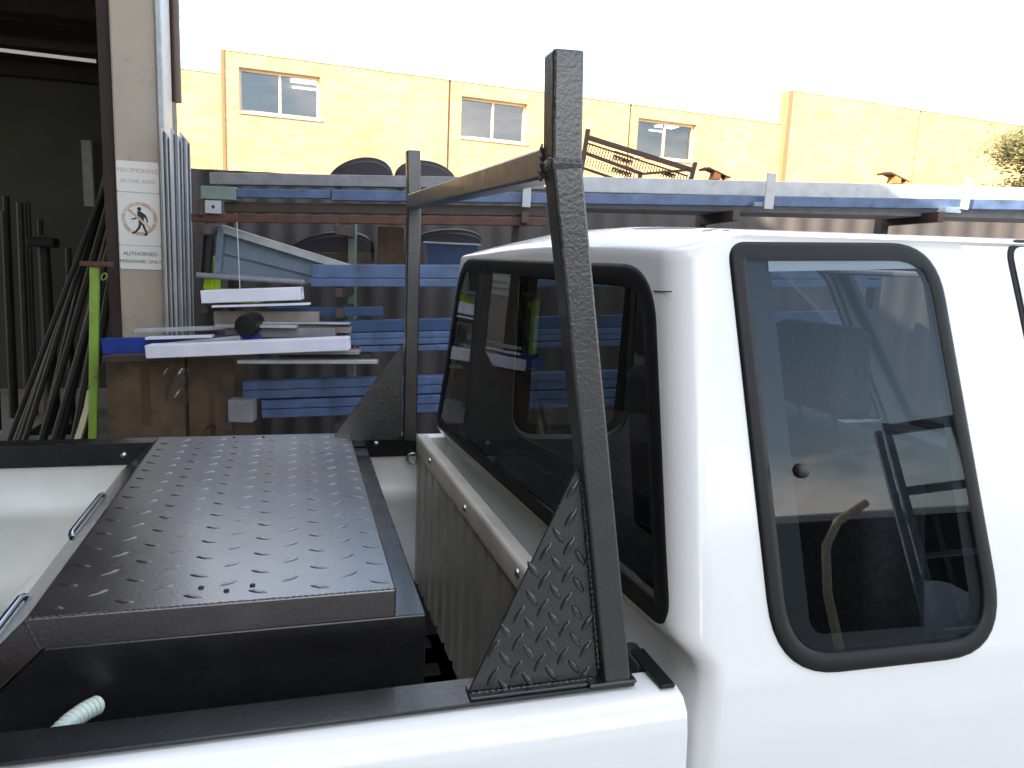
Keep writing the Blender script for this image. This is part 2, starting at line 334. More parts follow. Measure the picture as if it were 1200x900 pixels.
sb('lintel', 'shedroof', (-9, 4.33, 3.75), (-1.6, 4.5, 4.2))
mb = MB(); mb.tube([(-4.6, 6.5, 3.225), (-2.14, 6.5, 3.185)], .015, 8); lt = mb.build('fluorescent_tube', 'tube', shed)
sb('tube_batten', 'shedroof', (-4.7, 6.46, 3.25), (-2.05, 6.54, 3.30))
mb = MB(); mb.tube([(-1.262, 4.66, 2.6), (-1.262, 4.66, 4.2)], .03, 10); mb.build('downpipe', 'brownpipe', shed, True)
sb('meter_board', 'palegrey', (-2.74, 8.42, 2.05), (-2.64, 8.5, 2.75)); 
# the workshop beside it (outside the frame) that shades the yard
def corrugated(name, m, p0, p1, z0, z1, pitch, amp, parent):
    p0, p1 = Vector(p0), Vector(p1); L = (p1-p0).length; d = (p1-p0)/L; n = Vector((d.y, -d.x)); N = int(L/pitch*6); rows = [[], []]
    for i in range(N+1):
        q = p0+d*(L*i/N)+n*amp*math.sin(2*math.pi*i/6)
        rows[0].append((q.x, q.y, z0)); rows[1].append((q.x, q.y, z1))
    mb = MB(); mb.grid(rows); return mb.build(name, m, parent, True, sharp=80)
wk = thing('workshop', 'tall dark brown corrugated workshop along the yard', 'building', (-9, -4, 0))
corrugated('wall', 'cream', (-3.3, 4.2), (-3.3, -14), 0, 5.95, .19, .012, wk); corrugated('wall', 'cream', (-15, -14), (-3.3, -14), 0, 5.95, .19, .012, wk)
mb = MB(); mb.prism([(-3.2, 5.95), (-9, 6.7), (-15, 5.95), (-15, 5.85), (-9, 6.55), (-3.2, 5.8)], 'y', -14.2, 4.2); mb.build('roof', 'sheet', wk)
mb = MB(); mb.box((-15, 4.0, 0), (-3.34, 4.15, 5.8)); mb.build('end_wall', 'cream', wk)
mb = MB(); mb.prism([(-3.3, 4.55), (-1.7, 4.37), (-1.7, 4.31), (-3.3, 4.48)], 'y', -4.5, 4.15); mb.build('added_shade_canopy', 'shedroof', wk)  # added out of view, with its bearers, to darken cab rear and tub
for y in (-4.4, -1.6, 1.2, 4.0): mb = MB(); mb.box((-3.28, y, 4.1), (-1.75, y+.06, 4.28)); mb.build('added_shade_bearer', 'shedroof', wk)
sh2 = thing('low_shed', 'long low open fronted steel shed across the yard', 'shed', (8, -18, 0))
mb = MB(); mb.prism([(-15.2, 3.3), (-15.2, 3.15), (-24, 4.4), (-24, 4.55)], 'x', -2, 30); mb.build('roof', 'sheet', sh2)
mb = MB(); mb.box((-2, -23.9, 0), (30, -23.7, 4.3)); mb.build('back_wall', 'shedwall', sh2)
for x in (-1.8, 4, 10, 16, 22, 29.7): mb = MB(); mb.box((x-.1, -15.5, 0), (x+.1, -15.3, 3.15)); mb.build('post', 'steel', sh2)

# ------------------------------------------------------------------ the utility truck
truck = thing('pickup_truck', 'white extra-cab utility truck with open tub and dark tinted windows', 'pickup truck', (.3, .785, 0))
YC = .785
def yside(z):                                       # near side of the cab (the far side mirrors it about YC)
    if z >= 1.0: return -.025+(z-1.02)*.175/.67
    pts = [(.40, -.005), (.55, -.03), (.75, -.045), (.9, -.04), (1.0, -.030)]
    for (a, b), (c, d) in zip(pts, pts[1:]):
        if z <= c: return b+(d-b)*max(0, (z-a))/(c-a)
def xrear(y, z):
    t = (z-1.09)/.54; k = min(1, max(0, (1.075-z)/.06)); return (.075-.072*y)*(1-t)+(.107-.083*y)*t+.042*k*k*(3-2*k)
def xfront(z): return 2.05 if z < 1.05 else 2.05-(z-1.05)*.95
def ztop(x, y): return 1.652+.022*(1-((y-YC)/.65)**2)+.05*min(1, max(0, (x-.02)/.2))**.9+.022*max(0, x)
def cabring(zl, e=0, off=0, nside=112, nrear=84, narc=8):
    y0 = yside(zl)+e+off; y1 = 2*YC-y0; rc = (.06 if zl > 1.09 else .035+.025*max(0, (zl-1.0)/.09)) if off == 0 else .04; xf = xfront(zl)-e; pts = []
    def xr(y): return xrear(y, zl)+e+off
    c0 = xr(y0+rc)
    for i in range(nside+1): pts.append((xf+(c0+rc-xf)*i/nside, y0))
    for i in range(1, narc): a = i/narc*math.pi/2; pts.append((c0+rc*(1-math.sin(a)), y0+rc*(1-math.cos(a))))
    for i in range(nrear+1): y = y0+rc+(y1-y0-2*rc)*i/nrear; pts.append((xr(y), y))
    c1 = xr(y1-rc)
    for i in range(1, narc): a = (1-i/narc)*math.pi/2; pts.append((c1+rc*(1-math.sin(a)), y1-rc*(1-math.cos(a))))
    for i in range(nside+1): pts.append((c1+rc+(xf-c1-rc)*i/nside, y1))
    return pts
def lift(x, y, zl):                                 # raise the upper rings to the crowned roof line
    k = min(1, max(0, (zl-1.45)/.24)); return zl+(ztop(x, y)-1.69)*k*k*(3-2*k)
def near(a, z, off=0): return Vector((a, yside(z)-off, z))
def far(a, z, off=0): return Vector((a, 2*YC-yside(z)+off, z))
def rear(y, z, off=0): return Vector((xrear(y, z)-off, y, z))
side_out = rounded([(.192, 1.700), (.628, 1.718), (.722, .995), (.238, 1.004)], [.035, .10, .14, .12], 9)
door_out = rounded([(.90, 1.70), (1.40, 1.70), (1.93, 1.04), (.99, 1.04)], [.06, .10, .05, .08], 7)
rear_out = rounded([(.028, 1.065), (.215, 1.650), (2*YC-.215, 1.650), (2*YC-.028, 1.075)], [.06, .10, .10, .06], 9)
rear_out = [Vector((p.x, p.y+(.018*(1-((p.x-YC)/.58)**2) if p.y > 1.4 else 0))) for p in rear_out]
levels = [.42+(1.45-.42)*i/62 for i in range(63)]+[1.45+.24*i/16 for i in range(1, 17)]
def shell(off, holes, roof):
    rows = []
    for zl in levels:
        row = []
        for x, y in cabring(zl, 0, off):
            z = lift(x, y, zl); e = min(y, 2*YC-y)-yside(zl); dy = (yside(z)-yside(zl))*max(0, 1-e/.3); row.append((x, y+(dy if y < YC else -dy), z))
        rows.append(row)
    if roof:
        for b in (.3, .6, .85, 1.0): rows.append([(x, y, ztop(x, y)+.012*math.sin(b*math.pi/2)) for x, y in cabring(1.69, .03*(1-math.cos(b*math.pi/2)), off)])
        for s in [i/14 for i in range(1, 15)]:
            rows.append([(x, y, ztop(x, y)+.012+.004*s) for x, y in cabring(1.69, .03+s*.60, off)])
    mb = MB(); mb.grid(rows); kill = []
    for f in mb.b.faces:
        c = f.calc_center_median(); f.normal_update(); n = f.normal
        if c.z > 1.74: continue
        if abs(n.y) > .8 and c.x > .12:
            if any(inside(h, c.x, c.z) for h in holes[:2]): kill.append(f)
        elif abs(n.x) > .8 and c.x < .2 and inside(holes[2], c.y, c.z): kill.append(f)
    bmesh.ops.delete(mb.b, geom=kill, context='FACES')
    def near_pt(poly, a, b):
        best = None
        for i in range(len(poly)):
            p, q = poly[i-1], poly[i]; d = q-p; t = 0 if d.length < 1e-9 else max(0, min(1, (Vector((a, b))-p).dot(d)/d.length_squared)); c = p+d*t; L = (c-Vector((a, b))).length
            if best is None or L < best[0]: best = (L, c)
        return best
    for v in mb.b.verts:                            # pull the edge of each opening onto its outline
        if not v.is_boundary or v.co.z > 1.74 or v.co.z < .9: continue
        if v.co.x > .16:
            L, c = min((near_pt(h, v.co.x, v.co.z) for h in holes[:2]), key=lambda r: r[0])
            if L < .03:
                dy = yside(c.y)-yside(v.co.z); v.co = Vector((c.x, v.co.y+(dy if v.co.y < YC else -dy), c.y))
        else:
            L, c = near_pt(holes[2], v.co.y, v.co.z)
            if L < .03: v.co = Vector((v.co.x+xrear(c.x, c.y)-xrear(v.co.y, v.co.z), c.x, c.y))
    return mb
shell(0, [inset(side_out, .018), inset(door_out, .014), inset(rear_out, .016)], True).build('cab_body', 'white', truck, True, sharp=50)
shell(.03, [inset(side_out, .006), inset(door_out, .006), inset(rear_out, .008)], True).build('cab_lining', 'trim', truck, True)
# roof lining
# rear window
rw = thing('rear_window', None, None); rw.parent = truck
band(rear_out, rear, .042, .004, 'rubber_seal', 'rubber', rw); pane(inset(rear_out, .03), rear, .001, 'glass', 'rearglass', rw)
for nm, f in (('near', near), ('far', far)):
    q = thing('quarter_window', None, None); q.parent = truck
    band(side_out, f, .034, .0065, 'rubber_seal', 'rubber', q)
    gl = inset(side_out, .024); pane(gl, f, .004, 'glass', 'glass', q)
    # dark printed border of the pane
    outer = inset(side_out, .022)
    innerp = rounded([(.272, 1.682), (.592, 1.700), (.652, 1.052), (.312, 1.062)], [.01, .02, .05, .03], 9)
    mb = MB(); mb.grid([[f(p.x, p.y, -.002) for p in outer], [f(p.x, p.y, -.002) for p in innerp]], True); mb.build('glass_border', 'plastic', q)
    mb = MB(); mb.grid([[f(.268, 1.676, .0015), f(.60, 1.694, .0015)], [f(.268, 1.654, .0015), f(.60, 1.672, .0015)]]); mb.build('white_reflection_strip', 'white', q)  # bright reflection along the pane's top, put in as a white-painted strip
    mb = MB(); p = f(.307, 1.326, .004); d = Vector((0, -1 if nm == 'near' else 1, .25)).normalized()
    mb.tube([p, p+d*.006, p+d*.010, p+d*.012], [.0125, .0125, .010, .004], 16); mb.build('catch_knob', 'plastic', q, True, sharp=60)
    dw = thing('door', None, None); dw.parent = truck
    # door skin, a little proud of the body, with its shut line
    skin = rounded([(.808, 1.722), (1.44, 1.722), (2.02, 1.06), (2.02, .48), (1.0, .45), (.93, 1.0)], [.03, .06, .05, .05, .1, .1], 6)
    hole = inset(door_out, .014)
    band(inset(skin, -.012), f, .014, .0025, 'shut_line_gap', 'rubber', dw)
    mb = MB()
    es = []
    for lp in (skin, hole):
        V = [mb.b.verts.new(f(p.x, p.y, .004)) for p in lp]; es += [mb.b.edges.new((V[i], V[(i+1) % len(V)])) for i in range(len(V))]
    bmesh.ops.triangle_fill(mb.b, use_beauty=True, use_dissolve=False, edges=es)
    mb.build('door_skin', 'white', dw, True, sharp=70)
    band(door_out, f, .026, .010, 'rubber_seal', 'rubber', dw); pane(inset(door_out, .02), f, .002, 'glass', 'glass', dw)
    s = -1 if nm == 'near' else 1
    p = f(1.12, .93, .02); mb = MB(); mb.box((p.x-.075, p.y-.012, p.z-.02), (p.x+.075, p.y+.012, p.z+.02), .008, 2); mb.build('handle', 'plastic', dw)
    p = f(1.78, 1.12, .09); mb = MB(); mb.box((p.x-.04, p.y-.09, p.z-.07), (p.x+.06, p.y+.09, p.z+.09), .03, 3); mb.build('door_mirror', 'plastic', dw, True)
# windscreen, cowl, bonnet, wings, grille
ws = thing('windscreen', None, None); ws.parent = truck
mb = MB(); rows = []
for i in range(9):
    z = 1.06+i/8*.63; y0 = yside(z)+.04; rows.append([(xfront(z)+.10*math.sin(math.pi*j/12)-.02, y0+(2*YC-2*y0)*j/12, z) for j in range(13)])
mb.grid(rows); mb.build('glass', 'glass', ws, True)
mb = MB(); fr = [Vector((xfront(1.05), yside(1.05)+.02, 1.05)), Vector((xfront(1.69)-.01, yside(1.69)+.03, 1.70)), Vector((xfront(1.69)-.01, 2*YC-yside(1.69)-.03, 1.70)), Vector((xfront(1.05), 2*YC-yside(1.05)-.02, 1.05))]
for a, b in zip(fr, fr[1:]+fr[:1]): mb.tube([a, b], .028, 8)
mb.build('rubber_seal', 'rubber', ws, True)
mb = MB(); rows = []
for i in range(12):
    x = 1.98+i/11*1.15; z = 1.03-.12*(i/11)**1.6-(.25 if i == 11 else 0); rows.append([(x, -.02+1.61*j/14, z-.10*abs(j/7-1)**4) for j in range(15)])
mb.grid(rows); mb.build('bonnet', 'white', truck, True)
for s, y in ((-1, -.03), (1, 2*YC+.03)):
    mb = MB(); mb.prism([(2.02, 1.0), (3.1, .86), (3.14, .6), (2.98, .5), (2.9, .72), (2.5, .78), (2.2, .72), (2.12, .45), (2.02, .45)], 'y', y, y-s*.05); mb.build('front_wing', 'white', truck)
mb = MB(); mb.box((3.08, .0, .42), (3.25, 1.57, .62), .03, 2); mb.build('front_bumper', 'white', truck)
mb = MB(); mb.box((3.08, .1, .64), (3.13, 1.47, .84), .01); mb.build('grille', 'plastic', truck)
for y in (.1, 1.25): mb = MB(); mb.box((3.12, y, .66), (3.16, y+.22, .82), .02, 2); mb.build('headlight', 'zinc', truck)
mb = MB(); mb.box((-1.7, .4, .38), (3.0, 1.17, .5), .02); mb.build('chassis', 'plastic', truck)
mb = MB(); mb.box((.1, 0.02, .36), (2.05, 1.55, .42)); mb.build('cab_floor', 'plastic', truck)
for x in (-.95, 2.5):
    for y, s in ((-.0, 1), (2*YC, -1)):
        w = thing('wheel', None, None); w.parent = truck
        mb = MB(); rows = []
        for k in range(33):
            a = 2*math.pi*k/32; rows.append([(x+math.cos(a)*r, y+s*h, .33+math.sin(a)*r) for r, h in ((.20, .02), (.30, .0), (.325, .02), (.328, .10), (.325, .18), (.30, .2), (.2, .18))])
        mb.grid(rows); mb.build('tyre', 'tyre', w, True, sharp=60)
        mb = MB(); mb.tube([(x, y+s*.06, .33), (x, y+s*.1, .33), (x, y+s*.16, .33)], [.12, .2, .2], 24); mb.build('rim', 'palegrey', w, True)
# seats, steering wheel, dash, mirror inside
for y in (.42, 1.15):
    st = thing('seat', None, None); st.parent = truck
    mb = MB(); mb.box((.80, y-.24, .62), (1.32, y+.24, .80), .05, 3); mb.build('cushion', 'seat', st, True)
    mb = MB(); mb.prism([(.66, .72), (.82, .72), (.72, 1.33), (.58, 1.31)], 'y', y-.24, y+.24); mb.bevel(.045, 3); mb.build('backrest', 'seat', st, True)
    mb = MB(); mb.prism([(.56, 1.36), (.67, 1.36), (.645, 1.55), (.565, 1.545)], 'y', y-.13, y+.13); mb.bevel(.03, 3); mb.build('headrest', 'seat', st, True)
    for d in (-.06, .06): mb = MB(); mb.tube([(.64, y+d, 1.28), (.61, y+d, 1.40)], .007, 6); mb.build('headrest_stay', 'chrome', st)
mb = MB(); mb.prism([(1.62, .6), (1.95, .6), (2.03, 1.03), (1.75, 1.06), (1.64, .95)], 'y', .03, 1.54); mb.bevel(.02, 2); mb.build('dashboard', 'plastic', truck, True)
mb = MB(); c = Vector((1.42, .42, 1.02)); mb.tube([c+Vector((math.sin(a)*.07, math.cos(a)*.19, math.sin(a)*.175)) for a in [2*math.pi*i/28 for i in range(29)]], .014, 8)
mb.tube([c+Vector((0, -.18, 0)), c+Vector((0.03, 0, -.02)), c+Vector((0, .18, 0))], .013, 6); mb.tube([c, c+Vector((.3, 0, -.13))], .03, 8); mb.build('steering_wheel', 'plastic', truck, True)
mb = MB(); mb.box((1.40, .68, 1.52), (1.43, .92, 1.59), .012, 2); mb.tube([(1.43, .8, 1.56), (1.47, .8, 1.66)], .01, 6); mb.build('interior_mirror', 'plastic', truck)
for y0 in (.30, 1.03): mb = MB(); mb.box((1.26, y0-.1, 1.655), (1.42, y0+.26, 1.675), .006); mb.build('sun_visor', 'headlining', truck)
mb = MB(); mb.tube([rear(.205, 1.612, .0002), rear(.175, 1.613, .0002), rear(.150, 1.614, .0002)], .0012, 6); mb.build('pillar_seam', 'rubber', truck)

# ---- tub
XT0, XT1 = -1.75, .072
def tubside(s):
    f = (lambda y: y) if s < 0 else (lambda y: 2*YC+.0+.03-y)
    prof = [(.058, .50), (.058, .965), (.050, .992), (-.004, .998), (-.028, .992), (-.044, .975), (-.050, .945), (-.062, .80), (-.066, .68), (-.058, .5)]
    if s > 0: prof = [(.046, .44), (.046, .60), (.038, .615), (.038, .78), (.050, .80), (.050, .845), (.040, .86), (.040, .955), (.050, .97), (.046, 1.028), (-.004, 1.03), (-.028, 1.022), (-.044, 1.0), (-.050, .97), (-.062, .80), (-.066, .68), (-.058, .44)]
    mb = MB(); mb.prism([(f(y), z) for y, z in prof], 'x', XT0, XT1); 
    return mb.build('tub_side', 'white' if s < 0 else 'tubwhite', truck, True, sharp=50)
tubside(-1); tubside(1)
mb = MB(); mb.box((XT0, .03, .44), (XT1, 1.57, .50)); mb.build('tub_floor', 'rubber', truck)
for i in range(9): mb = MB(); mb.box((XT0+.05, .16+i*.15, .5), (-.12, .22+i*.15, .512), .005); mb.build('floor_rib', 'rubber', truck)
mb = MB(); mb.box((XT0-.06, .0, .46), (XT0-.004, 1.6, .99), .015, 2); mb.build('tailgate', 'white', truck)
for y0, y1 in ((.061, .27), (1.30, 1.53)):
    mb = MB(); mb.prism([(-.95+.40*math.cos(math.pi*i/14), .49+.23*math.sin(math.pi*i/14)**.7) for i in range(15)], 'y', y0, y1); mb.build('wheel_arch', 'tubwhite', truck, True, sharp=50)
def xh(y): return -.100+.030*(1.555-y)
mb = MB(); N = 240; rows = []
for z, d in ((.45, 0), (.962, 0), (.975, .006), (.985, .012)):
    row = []
    for i in range(N+1):
        y = .055+1.495*i/N; ph = (y/.105) % 1; rib = .016 if .12 < ph < .42 else 0
        row.append((xh(y)+(rib if z < .97 else 0)-d*.3, y, z))
    rows.append(row)
mb.grid(rows); mb.build('headboard_panel', 'tubgrey', truck, True, sharp=35)
mb = MB(); rows = []
for dx, z in ((-.006, .985), (-.006, 1.034), (-.002, 1.042), (.006, 1.044), (.034, 1.040), (.037, 1.034), (.037, .98)): rows.append([(xh(.055+1.495*i/20)+dx, .055+1.495*i/20, z) for i in range(21)])
mb.grid(rows); mb.build('headboard_flange', 'tubgrey', truck, True, sharp=50)
mb = MB(); mb.grid([[(xh(.06)+.05, .06, .5), (xh(1.54)+.05, 1.54, .5)], [(xh(.06)+.05, .06, .99), (xh(1.54)+.05, 1.54, .99)]]); mb.build('headboard_back', 'tubwhite', truck)
mb = MB(); mb.box((.040, -.014, .9985), (.066, .10, 1.006), .002); mb.build('buffer_strip', 'rubber', truck)
mb = MB(); mb.box((.035, .062, .6), (.07, .14, 1.0), .01, 2); mb.build('corner_filler', 'plastic', truck, True)
for y, z in ((.405, 1.022), (.846, 1.012), (1.30, 1.015)):
    mb = MB(); x = xh(y)-.006; mb.tube([(x, y, z), (x-.004, y, z), (x-.007, y, z)], [.009, .008, .003], 12); mb.build('bolt', 'zinc', truck, True)
mb = MB(); c = Vector((-.12, 1.533, .962)); mb.tube([c+Vector((math.cos(a)*.018, -.004, math.sin(a)*.018)) for a in [2*math.pi*i/20 for i in range(21)]], .0045, 8); mb.tube([c+Vector((.018, 0, 0)), c+Vector((.03, .03, .004))], .005, 6); mb.build('rope_ring', 'zinc', truck, True)

# ------------------------------------------------------------------ black ladder rack bolted on the tub rails
rack = thing('ladder_rack', 'black welded steel ladder rack with tread plate gussets on the truck tub', 'ladder rack', (-.1, .785, 1.0))
hs = .0215
def post(y, base, kink, top):
    mb = MB(); mb.sweep_rect([(base[0], y, base[1]), (kink[0], y, kink[1]), (top[0], y, top[1])], hs, hs, (0, 1, 0)); mb.bevel(.004, 2); 
    o = mb.build('post', 'black', rack, True, sharp=10); return o
p1 = post(.0225, (-.0255, 1.008), (-.1555, 1.786), (-.1615, 1.931))
p2 = post(1.4715, (-.141, 1.042), (-.142, 1.80), (-.149, 1.984))
mb = MB(); mb.sweep_rect([(-.1555, .045, 1.790), (-.146, 1.449, 1.826)], .0215, .0215, (1, 0, 0)); mb.bevel(.004, 2); mb.build('crossbar', 'black', rack, True, sharp=10)
def bead(path, r, name, parent):                    # rippled weld bead
    path = [Vector(p) for p in path]; pts = []; R = []
    L = sum((b-a).length for a, b in zip(path, path[1:])); n = int(L/.0018)
    for i in range(n+1):
        d = L*i/n; j = 0
        while j < len(path)-2 and d > (path[j+1]-path[j]).length: d -= (path[j+1]-path[j]).length; j += 1
        p = path[j].lerp(path[j+1], d/(path[j+1]-path[j]).length); pts.append(p+Vector((rnd.uniform(-1, 1), 0, rnd.uniform(-1, 1)))*.0006); R.append(r*(.8+.28*math.sin(i*1.15)+rnd.uniform(-.1, .1)))
    mb = MB(); mb.tube(pts, R, 6); return mb.build(name, 'weld', parent, True, sharp=80)
# kink weld rings
mb = MB(); mb.sweep_rect([(-.1545, .0225, 1.778), (-.1556, .0225, 1.786), (-.1558, .0225, 1.793)], hs+.0012, hs+.0012, (0, 1, 0)); mb.bevel(.003, 2); mb.build('weld_seam', 'weld', rack, True)
# rails
mb = MB(); mb.prism([(-.001, 1.0015), (.061, 1.0015), (.061, .93), (.067, .93), (.067, 1.008), (-.001, 1.008)], 'x', XT0, .002); mb.bevel(.0015, 1); mb.build('base_rail', 'boxblack', rack)
mb = MB(); mb.prism([(1.612, 1.0315), (1.55, 1.0315), (1.55, .966), (1.544, .966), (1.544, 1.038), (1.612, 1.038)], 'x', XT0, -.10); mb.bevel(.0015, 1); mb.build('base_rail', 'boxblack', rack)
for x, z in ((-1.03, .999), (-.244, 1.014), (-1.5, .999)):
    mb = MB(); mb.tube([(x, 1.544, z), (x, 1.539, z), (x, 1.535, z)], [.010, .009, .004], 12); mb.build('bolt', 'zinc', rack, True)
mb = MB(); mb.box((-.075, -.003, 1.0082), (.004, .062, 1.014), .0015); mb.build('foot_plate', 'black', rack)
# tread bump mesh (shared)
def bump_mesh(L, Wd, H):
    mb = MB(); n = 12; ring = []
    for s, h in ((1, 0), (.78, .65), (.42, 1)): ring.append([(math.cos(2*math.pi*k/n)*L/2*s, math.copysign(abs(math.sin(2*math.pi*k/n))**1.3, math.sin(2*math.pi*k/n))*Wd/2*s, H*h) for k in range(n)])
    V = mb.grid(ring, True); mb.b.faces.new(V[-1]); bmesh.ops.recalc_face_normals(mb.b, faces=mb.b.faces)
    me = bpy.data.meshes.new('tread_bump'); mb.b.to_mesh(me); mb.b.free(); return me
def place_bump(me, parent, p, X, Y):
    o = bpy.data.objects.new('tread_bump', me); COL.objects.link(o); o.parent = parent; X, Y = Vector(X).normalized(), Vector(Y).normalized(); Z = X.cross(Y)
    m = Matrix((X, Y, Z)).transposed().to_4x4(); m.translation = Vector(p)-rootloc(parent); o.matrix_local = m
def gusset(tri, y, s, bumps=True):
    th = .005; mb = MB(); mb.prism(tri, 'y', y-th/2, y+th/2); mb.bevel(.001, 1); gp = mb.build('gusset_plate', 'black', rack)
    if bumps:
        me = bump_mesh(.034, .0105, .0036); me.materials.append(MT['black']); P = [Vector(t) for t in tri]; sh = inset(P, .0075)
        for i in range(14):
            for j in range(-2, 12):
                x = -.262+i*.0185; z = 1.028+j*.0445+(.022 if i % 2 else 0)+.0035*i
                if inside(sh, x, z):
                    a = math.radians(-56 if i % 2 else 58)
                    place_bump(me, gp, (x, y-th/2, z), (math.cos(a), 0, math.sin(a)), (-math.sin(a), 0, math.cos(a)))
    return gp
tri = [(-.262, 1.0135), (-.053, 1.0135), (-.1015, 1.345), (-.110, 1.352)]
g1 = gusset(tri, .022, -1)
bead([(-.054, .0165, 1.03), (-.1015, .0165, 1.34)], .0032, 'weld_bead', g1); bead([(-.258, .0165, 1.0125), (-.06, .0165, 1.0125)], .003, 'weld_bead', g1)
mb = MB(); mb.box((-.262, .004, 1.0082), (-.076, .040, 1.0132), .001); mb.build('gusset_foot', 'black', rack)
g2 = gusset([(-.40, 1.04), (-.166, 1.04), (-.166, 1.37)], 1.49, 1, False)
bead([(-.184, .001, 1.79), (-.134, .001, 1.79)], .002, 'weld_bead', p1)
bead([(-.178, .047, 1.765), (-.178, .047, 1.815)], .003, 'weld_bead', p1)

# ------------------------------------------------------------------ black tool box in the tub
def shp(p):                                         # the lid falls slightly towards the far rail
    k = (1.538-p[1])/1.234; return Vector((-.508+(p[0]+.508)*(1-.109*k), p[1]-.14*k, p[2]+.065*k))
tb = thing('tool_box', 'black steel tub tool box with worn tread plate lid and sloped end', 'tool box', (-.65, .92, .51))
mb = MB(); mb.prism([(-.276, .513), (-.276, 1.003), (-.905, 1.003), (-1.008, .911), (-1.01, .513)], 'y', .312, 1.535); mb.bevel(.003, 2); [setattr(v, 'co', shp(v.co)) for v in mb.b.verts if v.co.z > .8 or v.co.y < .5]; mb.build('body', 'boxblack', tb, True, sharp=10)
mb = MB(); mb.prism([(-.334, 1.055), (-.926, 1.055), (-1.036, .952), (-1.012, .912), (-.9045, 1.0055), (-.340, 1.0055), (-.334, 1.0075)], 'y', .304, 1.538); mb.bevel(.003, 2)
for v in mb.b.verts: v.co = shp(v.co)
lid = mb.build('lid', 'lid', tb, True, sharp=10)
me = bump_mesh(.036, .012, .0020); me.materials.append(MT['lid'])
for i in range(11):
    for j in range(16):
        x = -.895+i*.0535; y = .335+j*.079+(.0395 if i % 2 else 0)
        if y < 1.52:
            a = math.radians(38 if i % 2 else -28); place_bump(me, lid, shp((x, y, 1.0548)), (math.cos(a), math.sin(a), 0), (-math.sin(a), math.cos(a), 0))
for x, y in ((-.672, .365), (-.628, .346), (-.585, .359), (-.70, 1.505), (-.61, 1.505)):
    mb = MB(); mb.tube([shp((x, y, 1.053)), shp((x, y, 1.0575))], [.005, .004], 10); mb.build('rivet', 'dsteel', lid)
bead([shp((-.334, .3045, 1.0555)), shp((-.924, .3045, 1.0555))], .0014, 'edge_bead', lid); bead([shp((-.9265, .3042, 1.053)), shp((-.908, .3042, 1.006))], .0014, 'edge_bead', lid)
for y0, y1 in ((.36, .56), (.86, 1.18)):            # bright rod handles along the sloped end
    mb = MB(); A = Vector((-1.012, 0, .976)); n = Vector((-.68, 0, .73))
    mb.tube([shp(q_) for q_ in [A+Vector((0, y0, 0)), A+n*.006+Vector((0, y0+.006, 0)), A+n*.009+Vector((0, y0+.02, 0)), A+n*.009+Vector((0, y1-.02, 0)), A+n*.006+Vector((0, y1-.006, 0)), A+Vector((0, y1, 0))]], .0065, 10); mb.build('handle_rod', 'chrome', tb, True)
p = Vector((-.792, .15, .982)); d = Vector((-.42, -.80, .25)).normalized(); pts = []; R = []
for i in range(60): pts.append(p+d*(.095*i/59)+Vector((0, 0, -.03*(i/59)**2))); R.append(.0122+(.0018 if i % 5 < 3 else -.0022))
mb = MB(); mb.tube(pts, R, 16); mb.build('ribbed_conduit', 'conduit', tb, True, sharp=80)

# ------------------------------------------------------------------ storage rack behind the truck and the steel on it
RO, RD, RN = Vector((-.97, 3.5, 0)), Vector((.98058, -.19612, 0)), Vector((.19612, .98058, 0)); RZ = math.atan2(RD.y, RD.x)
def rp(u, v, z): return RO+RD*u+RN*v+Vector((0, 0, z))
def beam(name, label, cat, u0, z0, u1, z1, h, d, v, m, group=None, parent=None, hollow=True, bev=.004, du=0):
    """hollow section between two centre points; v = front face, d = depth"""
    L = math.hypot(u1-u0, z1-z0); a = math.atan2(z1-z0, u1-u0); mb = MB(); mb.box((-L/2, 0, -h/2), (L/2, d, h/2), bev, 2)
    if hollow:
        ends = [f for f in mb.b.faces if abs(f.normal.x) > .95 and f.calc_area() > h*d*.5]
        bmesh.ops.recalc_face_normals(mb.b, faces=mb.b.faces)
        ends = [f for f in mb.b.faces if abs(abs(f.calc_center_median().x)-L/2) < 1e-5]
        for f in ends:
            r = bmesh.ops.inset_individual(mb.b, faces=[f], thickness=min(h, d)*.09); 
            sgn = 1 if f.calc_center_median().x > 0 else -1
            ex = bmesh.ops.extrude_discrete_faces(mb.b, faces=[f])['faces'][0]
            for vv in ex.verts: vv.co.x -= sgn*min(.12, L*.3)
    o = mb.build(name, m, parent, local=True)
    o.location = rp((u0+u1)/2, v, (z0+z1)/2); o.rotation_euler = (Matrix.Rotation(RZ+du, 3, 'Z') @ Matrix.Rotation(-a, 3, 'Y')).to_euler()
    if label: tag(o, label, cat, group)
    return o
def rbox(name, m, u0, u1, v0, v1, z0, z1, parent=None, bev=.003):
    mb = MB(); mb.box((-(u1-u0)/2, -(v1-v0)/2, 0), ((u1-u0)/2, (v1-v0)/2, z1-z0), bev, 2); o = mb.build(name, m, None)
    p = rp((u0+u1)/2, (v0+v1)/2, z0)
    o.location = p; o.rotation_euler = (0, 0, RZ)
    if parent is not None:
        o.parent = parent; o.location = p-rootloc(parent)
    return o
sr = thing('storage_rack', 'brown steel cantilever storage rack loaded with long steel sections', 'storage rack', rp(2, .5, 0))
UP = [(-.02, 'brownsteel', 1.90), (.715, 'greengrey', 1.84), (1.74, 'brownsteel', 1.95), (2.95, 'brownsteel', 2.03), (4.18, 'brownsteel', 2.08), (5.4, 'brownsteel', 2.14)]
for u, m, zt in UP: rbox('upright', m, u-.022, u+.022, .50, .60, 0, zt, sr)
for u, m, zt in UP: rbox('foot', 'brownsteel', u-.03, u+.03, -.05, .9, 0, .06, sr)
for (u, m, zt), zz in zip(UP, (1.787, 1.815, 1.925, 1.995, 2.045, 2.09)): rbox('arm', 'brownsteel', u-.02, u+.02, -.06, .498, zz-.06, zz, sr)
